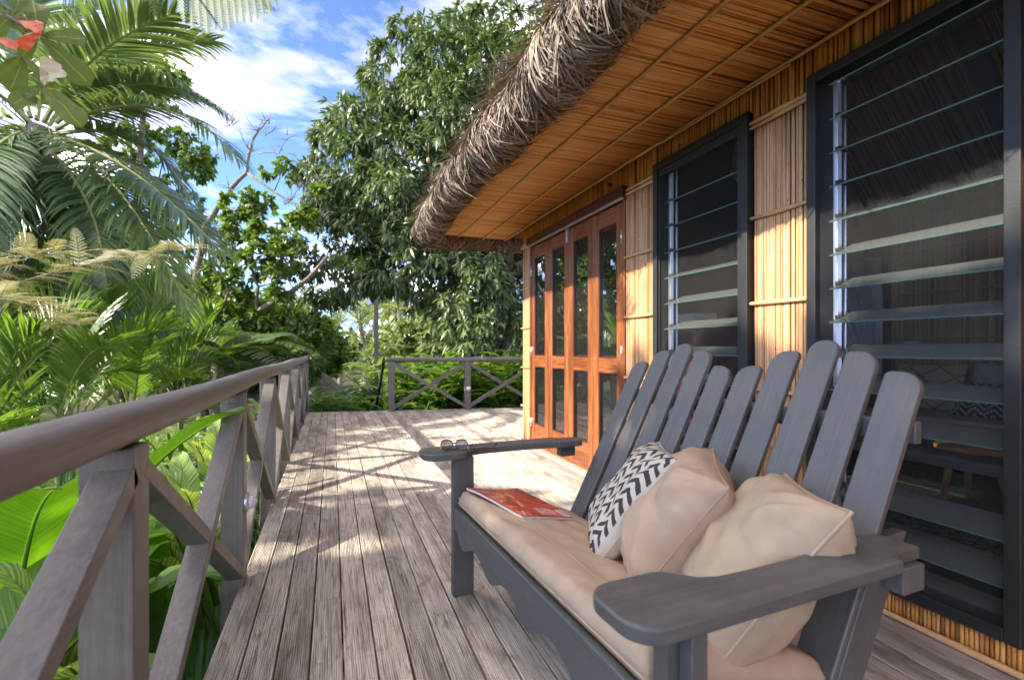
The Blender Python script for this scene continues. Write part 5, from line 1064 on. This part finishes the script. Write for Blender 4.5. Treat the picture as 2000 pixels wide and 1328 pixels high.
bgtree('leafy_tree', 'deep green tree closing the view under the coconut fronds', 'tree', [ell(60, 520, 11, 160, 110, 80), ell(250, 590, 11.5, 140, 80, 80), ell(-120, 420, 11, 160, 200, 90), ell(120, 640, 10, 150, 70, 60)], (60, 900, 11), 3000, 7, 0.22, 0.05, M_ALMOND, 55, clump=.6)
bgtree('leafy_tree', 'broad dark tree beyond the tree fern and the railing end', 'tree', [ell(380, 700, 12, 130, 50, 60), ell(520, 712, 12, 90, 36, 50)], (420, 800, 12), 1200, 8, 0.22, 0.05, M_BUSH, 56)
# distant band of woodland
q = np.random.default_rng(61); WE = []
for k in range(46):
    a = R(q.uniform(30, 150)); d = q.uniform(38, 75); x, y = math.cos(a)*d, math.sin(a)*d; r_ = q.uniform(3, 5.5); z = terrain(x, y); WE.append((Vector((x, y, z+r_*0.55+q.uniform(-.5, .8))), (r_*1.2, r_*1.2, r_*0.75)))
me, _, _ = crown('far_woodland', WE, 9000, 6, 0.75, 0.22, M_FARL, 62, clump=1.4, nclump=700, down=.2, inner=0.05)
link('far_woodland', me, kind='stuff', label='distant hazy green woodland closing the valley', cat='woodland')
# distant coconut palms
def farpalm(label, px, py, d, seed, L_=2.3, nf=15):
    c = at(px, py, d); b = Vector((c.x+random.uniform(-.5, .5), c.y, terrain(c.x, c.y))); e = empty('coconut_palm', b, label=label, cat='palm tree', group='far coconut palms in the valley'); mb_ = MB(); mb_.tube(bez(b, (b+c)/2+Vector((.3, 0, 0)), c, 8), [.19-.01*i for i in range(9)], 8); obj('trunk', mb_, M_TWIG, e); q_ = random.Random(seed)
    for i in range(nf):
        a = 360*i/nf+q_.uniform(-12, 12); el = q_.uniform(-25, 75); dv = Vector((math.cos(R(a))*math.cos(R(el)), math.sin(R(a))*math.cos(R(el)), math.sin(R(el)))); p1 = c+dv*L_*.6+Vector((0, 0, .15)); p2 = c+dv*L_+Vector((dv.x*.35*L_, dv.y*.35*L_, -.5*L_*math.cos(R(el))))
        mb_ = MB(); pinnate(mb_, bez(c, p1, p2, 7), 0.75, 0.045, 20, droop=.6, r0=.04, r1=.01, seed=seed*50+i, nseg=2); obj('frond', mb_, [M_FARL, M_RACH], e, smooth=False)
farpalm('far coconut palm standing beside the slanting almond limb', 588, 612, 24, 1); farpalm('far low coconut palm over the hut roof', 655, 650, 30, 2, 2.6); farpalm('far dark crowned palm left of the lamp post', 702, 630, 27, 3); farpalm('far tall coconut palm right of the lamp post', 778, 605, 30, 4, 3.0); farpalm('far coconut palm rising behind the lamp head', 728, 575, 38, 5, 2.6); farpalm('far coconut palm in the haze under the mango boughs', 820, 640, 40, 6, 3.0)
# ---- ginger thicket just past the deck end
def ginger_stem(seed, L_=1.5):
    q_ = random.Random(seed); mb_ = MB(); lean_ = q_.uniform(.15, .6); path = bez(Vector((0, 0, 0)), Vector((L_*lean_*.3, 0, L_*.6)), Vector((L_*lean_, 0, L_)), 10); mb_.tube(path, [.014-.001*i for i in range(11)], 6, 1)
    for i in range(13):
        s_ = .25+.75*i/13; f_ = s_*10; k = min(int(f_), 9); p = path[k].lerp(path[k+1], f_-k); t_ = (path[k+1]-path[k]).normalized(); sg = 1 if i % 2 else -1; d = (Vector((0, 1, 0))*sg*q_.uniform(.7, 1.1)+t_*.6+Vector((q_.uniform(-.3, .3), 0, .1))).normalized(); Ll = q_.uniform(.36, .56); cur = p.copy(); dd = d.copy(); pts = []; sd = []; wd = []
        for j in range(7):
            u_ = j/6; pts.append(cur.copy()); sv = dd.cross(UPV).normalized(); sd.append((sv, sv.cross(dd))); wd.append(.052*math.sin(math.pi*min(1, .06+u_*.94))**.8+.001); cur = cur+dd*(Ll/6); dd = (dd+Vector((0, 0, -.16))).normalized()
        mb_.strip(pts, wd, sd, 0, .25)
    return mb_.mesh('stem', [M_GING, M_STALK])
GS = [ginger_stem(i) for i in range(6)]; q = random.Random(14); spots = []
for k in range(60): spots.append((q.uniform(595, 1060), q.uniform(9.7, 13.0)))
spots += [(q.uniform(560, 740), q.uniform(9.6, 12)) for _ in range(10)]
for k, (px, d) in enumerate(spots):
    p = at(px, 700, d); z = terrain(p.x, p.y); e = empty('ginger_plant', (p.x, p.y, z), label='leafy shell ginger clump growing just past the end of the deck', cat='plant', group='ginger clumps past the deck end')
    for s_ in range(q.randint(4, 6)):
        a = q.uniform(0, 6.28); link('stem', q.choice(GS), e, M=Matrix.Translation((p.x+q.uniform(-.2, .2), p.y+q.uniform(-.2, .2), z)) @ Matrix.Rotation(a, 4, 'Z') @ Matrix.Scale(q.uniform(1.05, 1.6) if px > 760 else q.uniform(.7, 1.15), 4))
# ---- heliconia and variegated ginger below the railing
def paddle(name, L_, W_, seed, m, bend=0.5):
    q_ = random.Random(seed); n_ = 16; cols = 7; mb_ = MB(); cur = Vector((0, 0, 0)); dd = Vector((math.sin(.25), 0, math.cos(.25))); uv = []; ph = q_.uniform(0, 6)
    rows = []
    for i in range(n_+1):
        u_ = i/n_; w_ = W_*(math.sin(math.pi*min(1, .05+.95*u_)**.85))**.62*(1 if u_ < .97 else .4); nr = Vector((dd.z, 0, -dd.x)); row = []
        for j in range(cols):
            x = j/(cols-1)*2-1; lift = .28*abs(x)*w_+.012*math.sin(u_*19+ph+x*2)*abs(x); row.append(cur+Vector((0, 1, 0))*(x*w_)-nr*lift*-1*(-1)); uv.append((j/(cols-1), u_))
        rows.append(row); cur = cur+dd*(L_/n_); a = bend*(.04+.11*u_)*q_.uniform(.8, 1.2); dd = Vector((dd.x*math.cos(a)+dd.z*math.sin(a), 0, dd.z*math.cos(a)-dd.x*math.sin(a))).normalized()
    vs = [p for r_ in rows for p in r_]; mb_.add(vs, [(i*cols+j, i*cols+j+1, (i+1)*cols+j+1, (i+1)*cols+j) for i in range(n_) for j in range(cols-1)])
    nv0 = len(mb_.v); mb_.cur = 1; mid = [rows[i][3]+Vector((0, 0, -.003)) for i in range(n_+1)]; mb_.tube([Vector((-.12, 0, -.5))]+mid[:-2], [.016, .012]+[.010*(1-i/n_) for i in range(n_-2)], 6); uv += [(0.5, 0.5)]*(len(mb_.v)-nv0); mb_.uv = uv
    return mb_.mesh(name, [m, M_STALK])
PH = [paddle('leaf', L_, W_, i, M_HELI, b) for i, (L_, W_, b) in enumerate(((.85, .125, .6), (.75, .14, .9), (.95, .14, .7), (.65, .11, 1.1), (.8, .15, .4)))]
PV = [paddle('leaf', L_, W_, 20+i, M_VARI, b) for i, (L_, W_, b) in enumerate(((.45, .065, .7), (.38, .06, 1.2), (.5, .07, .5)))]
q = random.Random(17)
def clump(kind, x, y, z0, nl, meshes, label, tall, spread=.25):
    e = empty(kind, (x, y, terrain(x, y)), label=label, cat='plant', group=kind.replace('_', ' ')+' along the railing'); mb_ = MB()
    for k in range(nl):
        a = 2*math.pi*k/nl+q.uniform(-.5, .5)
        if math.cos(a) > -.15 and x > -1.05: a = math.pi-a+q.uniform(-.3, .3)
        h = z0+q.uniform(-.35, .25)*tall; px_, py_ = x+math.cos(a)*q.uniform(.03, spread), y+math.sin(a)*q.uniform(.03, spread)
        tl = q.uniform(-.35, .35); M_ = Matrix.Translation((px_, py_, h)) @ Matrix.Rotation(a+q.uniform(-.5, .5), 4, 'Z') @ Matrix.Rotation(q.uniform(-.15, .35), 4, 'Y') @ Matrix.Rotation(q.uniform(-.7, .7), 4, 'Z') @ Matrix.Scale(q.uniform(.85, 1.2), 4); link('leaf', q.choice(meshes), e, M=M_)
        pe = M_ @ Vector((-.12, 0, -.5)); mb_.tube([Vector((x, y, terrain(x, y)-.1)), Vector((x, y, terrain(x, y))).lerp(pe, .5)+Vector((math.cos(a), math.sin(a), 0))*.05, pe], [.026, .02, .015], 7)
    obj('stalks', mb_, M_STALK, e, kind='stuff')
HL = 'tall heliconia with broad glossy paddle leaves just below the long railing'; VL = 'yellow striped ginger with narrow leaves poking through the long railing'
for x, y, z in ((-.85, 1.0, -.45), (-.80, 1.55, -.25), (-.95, 2.05, -.15), (-.82, 2.75, -.2), (-1.35, 1.5, -.25), (-1.45, 2.3, -.1), (-1.3, 3.1, -.05), (-.9, 3.45, -.25), (-1.15, .6, -.4), (-1.8, 1.9, -.2), (-.74, 1.25, -.75), (-.74, 2.3, -.6), (-1.9, 2.9, -.1), (-.7, .75, -.7), (-.78, 1.8, -.6), (-1.1, 1.75, .0), (-1.1, 2.5, .05), (-1.2, 1.1, -.6), (-.76, 3.05, -.6)): clump('heliconia', x, y, z-.30, q.randint(6, 8), PH, HL, 1.0)
for x, y, z in ((-.68, 3.2, -.05), (-.72, 4.0, .0), (-.66, 4.6, .05), (-.7, 2.0, -.25), (-.75, 5.3, -.05), (-.68, 3.7, -.35), (-1.0, 3.9, .15), (-.72, 6.2, -.1), (-.75, 7.2, -.1)): clump('variegated_ginger', x, y, z, q.randint(7, 9), PV, VL, .8, .16)
# low undergrowth covering the ground
q2 = np.random.default_rng(71); n_ = 16000; px_ = q2.uniform(-14, 12, n_); py_ = q2.uniform(-1, 26, n_); keep = ~((px_ > -.55) & (px_ < 6.2) & (py_ < 9.0)); px_, py_ = px_[keep], py_[keep]; pz_ = np.array([terrain(a, b) for a, b in zip(px_, py_)])+q2.uniform(0, .45, len(px_)); P_ = np.stack([px_, py_, pz_], 1); dd = q2.normal(size=P_.shape)+np.array([0, 0, .7]); dd /= np.linalg.norm(dd, axis=1, keepdims=True)
link('undergrowth', leaf_mesh('undergrowth', leaves(P_, dd, q2.uniform(.15, .42, len(P_)), q2.uniform(.03, .07, len(P_)), .6, .25, 72), M_BUSH), kind='stuff', label='low leafy undergrowth covering the garden floor', cat='ground cover')

# ---- broad leaved tree at the side: its leafy bough hangs into the corner of the view and shades the bench
far_shade = empty('broad_leaf_tree', (-9.6, 1.2, -1.4), label='tall broad leaved tree out in the garden that dapples the bench with shade', cat='tree')
mb = MB(); mb.tube(bez(Vector((-9.6, 1.2, -1.6)), Vector((-9.4, 1.3, 2.4)), Vector((-9.5, 1.2, 5.4)), 10), [.26-.012*i for i in range(11)], 10)
SE = [(Vector((-9.3, 2.35, 6.3)), (1.2, .9, 1.0)), (Vector((-9.6, .9, 6.7)), (1.3, 1.2, 1.0)), (Vector((-9.3, -.5, 6.4)), (1.2, 1.2, .9)), (Vector((-8.9, 1.3, 7.2)), (1.1, 1.5, .7)), (Vector((-9.5, .6, 7.75)), (1.0, 1.0, .6)), (Vector((-9.4, 1.9, 7.4)), (.9, .8, .5))]
branches(mb, Vector((-9.5, 1.2, 5.2)), [e[0] for e in SE], .10, 3); obj('trunk', mb, M_TWIG, far_shade)
me, _, _ = crown('crown', SE, 1300, 6, 0.26, 0.07, M_ALMOND, 81, droop=.25, clump=.5, nclump=130, down=.1); link('crown', me, far_shade)
shade = empty('broad_leaf_tree', (-3.7, 1.0, -1.4), label='slender tree whose bough of big leaves and a red one hangs overhead', cat='tree')
mb = MB(); mb.tube(bez(Vector((-3.7, 1.0, -1.6)), Vector((-3.6, 1.1, 1.0)), Vector((-3.6, 1.6, 3.3)), 10), [.07-.005*i for i in range(11)], 8)
tw = [bez(Vector((-3.6, 1.6, 3.3)), at(-120, -60, 2.2), at(10, 30, 2.0), 8), [at(10, 30, 2.0), at(75, 68, 1.95)], bez(at(-120, -60, 2.2), at(-40, 60, 2.1), at(45, 108, 2.0), 8), bez(at(45, 108, 2.0), at(62, 135, 2.0), at(82, 170, 2.0), 5), bez(at(-120, -60, 2.2), at(-20, 10, 2.1), at(30, 25, 2.1), 5)]
for t_ in tw: mb.tube(t_, [.008-.004*i/(len(t_)-1) for i in range(len(t_))], 6)
obj('trunk', mb, M_TWIG, shade)
def obov(name, L_, W_, seed, m):
    n_, cols = 12, 5; mb_ = MB(); uv = []; q_ = random.Random(seed); b1, b2 = q_.uniform(.05, .3), q_.uniform(-.1, .1)
    for i in range(n_+1):
        u_ = i/n_; w_ = W_*(.06+.94*(u_**.75))*math.sqrt(max(0, 1-max(0, (u_-.62)/.38)**2.2))+.002
        for j in range(cols): x = j/(cols-1)*2-1; mb_.v.append((u_*L_, x*w_, -b1*L_*u_*u_+.18*abs(x)*w_+.006*math.sin(u_*14+x*3+seed))); uv.append((j/(cols-1), u_))
    for i in range(n_):
        for j in range(cols-1): a = i*cols+j; mb_.f.append((a, a+1, a+cols+1, a+cols)); mb_.m.append(0)
    mb_.uv = uv; return mb_.mesh(name, m)
OB = [obov('leaf', .21, .062, i, M_BIGL) for i in range(4)]; OR = obov('leaf', .17, .05, 9, M_REDL); OD = obov('leaf', .11, .035, 12, M_DRYL)
def bleaf(b, t, me_, nrm_tilt, d=1.98):
    p, e = at(*b, d), at(*t, d+random.uniform(-.06, .06)); x = (e-p); L_ = x.length; x.normalize(); vw = (Vector((0, 0, H))-p).normalized(); z = (UPV*.5+vw*nrm_tilt); z = (z-x*z.dot(x)).normalized(); y = z.cross(x); M_ = Matrix((x, y, z)).transposed().to_4x4(); M_.translation = p; base_L = max(v.co.x for v in me_.vertices); link('leaf', me_, shade, M=M_ @ Matrix.Scale(L_/base_L, 4))
random.seed(5)
for b, t, k, nt_ in (((76,68),(62,-18),0,1.2), ((80,70),(168,74),1,1.0), ((80,74),(172,150),2,1.0), ((74,76),(40,112),3,1.4), ((46,110),(-8,160),0,1.0), ((48,110),(20,175),1,1.2), ((84,168),(40,185),2,1.0), ((84,170),(92,205),3,1.0), ((84,172),(152,222),0,.7), ((30,25),(42,-20),1,1.0), ((30,25),(-15,60),2,1.0), ((30,22),(45,60),3,1.3), ((80,170),(20,205),1,.9), ((50,115),(100,165),2,1.2), ((10,30),(-30,-20),0,1.0), ((45,108),(2,120),3,1.2)): bleaf(b, t, OB[k], nt_, 1.98+random.uniform(-.08, .08))
bleaf((76, 66), (38, 92), OR, 1.8, 1.88); bleaf((76, 70), (52, 28), OR, 1.9, 1.88); bleaf((44, 106), (-4, 66), OR, .7, 1.92); bleaf((84, 165), (104, 112), OD, 1.6, 1.93); bleaf((84, 165), (118, 138), OD, .6, 1.93)

# ---- thatched hut down the slope
hut = empty('thatched_hut', gpt(600, 760, 13.5), label='small hut with grey thatched roof down the slope past the railing end', cat='hut')
ap = at(585, 684, 13.5); bz = at(600, 775, 13.5).z; mb = MB(); n_ = 20; rad = 1.25; vs = []
for i in range(7):
    t_ = i/6; r_ = rad*(t_**1.15)+.12*(1-t_); z = ap.z+(bz-ap.z)*t_
    for k in range(n_): a = 2*math.pi*k/n_; vs.append((ap.x+r_*1.25*math.cos(a)-.2, ap.y+r_*math.sin(a), z+.03*math.sin(k*2.3+i)))
mb.add(vs, [(i*n_+k, i*n_+(k+1) % n_, (i+1)*n_+(k+1) % n_, (i+1)*n_+k) for i in range(6) for k in range(n_)]+[tuple(range(n_))]); rf = obj('roof', mb, M_THATCHG, hut)
q2 = np.random.default_rng(91); V_ = []; Q_ = []
for k in range(6000):
    t_ = q2.uniform(.02, .95); a = q2.uniform(0, 2*math.pi); L_ = .18; r_ = lambda t: rad*(t**1.15)+.12*(1-t)+.02; f_ = lambda t, a: np.array([ap.x+r_(t)*1.25*math.cos(a)-.2, ap.y+r_(t)*math.sin(a), ap.z+(bz-ap.z)*t+.02]); p = f_(t_, a); e_ = f_(t_+.12, a+q2.normal(0, .05))+np.array([0, 0, q2.uniform(0, .05)]); s_ = np.array([-math.sin(a), math.cos(a), 0])*.012; b_ = len(V_); V_ += [p-s_, p+s_, e_+s_*.4, e_-s_*.4]; Q_.append((b_, b_+1, b_+2, b_+3))
link('thatching', npmesh('thatching', V_, Q_, None, M_THATCHG), rf, kind='stuff')
for k in range(6): a = 2*math.pi*k/6; x, y = ap.x-.2+1.1*math.cos(a), ap.y+.85*math.sin(a); mb = MB(); mb.tube([(x, y, terrain(x, y)-.1), (x, y, bz+.15)], .05, 8); obj('post', mb, M_BARK, hut)
# ---- lamp post with floodlight
lp = at(735, 800, 11.2); lt = at(735, 586, 11.2); zt = terrain(lp.x, lp.y); post = empty('lamp_post', (lp.x, lp.y, zt), label='slim grey lamp post with a floodlight beside the garden steps', cat='lamp post')
mb = MB(); mb.box((lp.x-.045, lp.y-.045, zt-.1), (lp.x+.045, lp.y+.045, lt.z)); obj('post', mb, M_RAIL, post, .004)
mb = MB(); mb.tube([(lt.x-.04, lt.y, lt.z-.08), (lt.x-.16, lt.y-.02, lt.z-.08)], .012, 8); obj('bracket', mb, M_ALU, post)
mb = MB(); mb.bar((lt.x-.22, lt.y-.03, lt.z-.10), (lt.x-.13, lt.y-.03, lt.z-.04), .13, .12, (0, 1, 0)); hd = obj('floodlight', mb, M_ALU, post, .006); mb = MB(); mb.bar((lt.x-.235, lt.y-.03, lt.z-.11), (lt.x-.222, lt.y-.03, lt.z-.102), .11, .10, (0, 1, 0)); obj('lens', mb, M_LENS, hd)
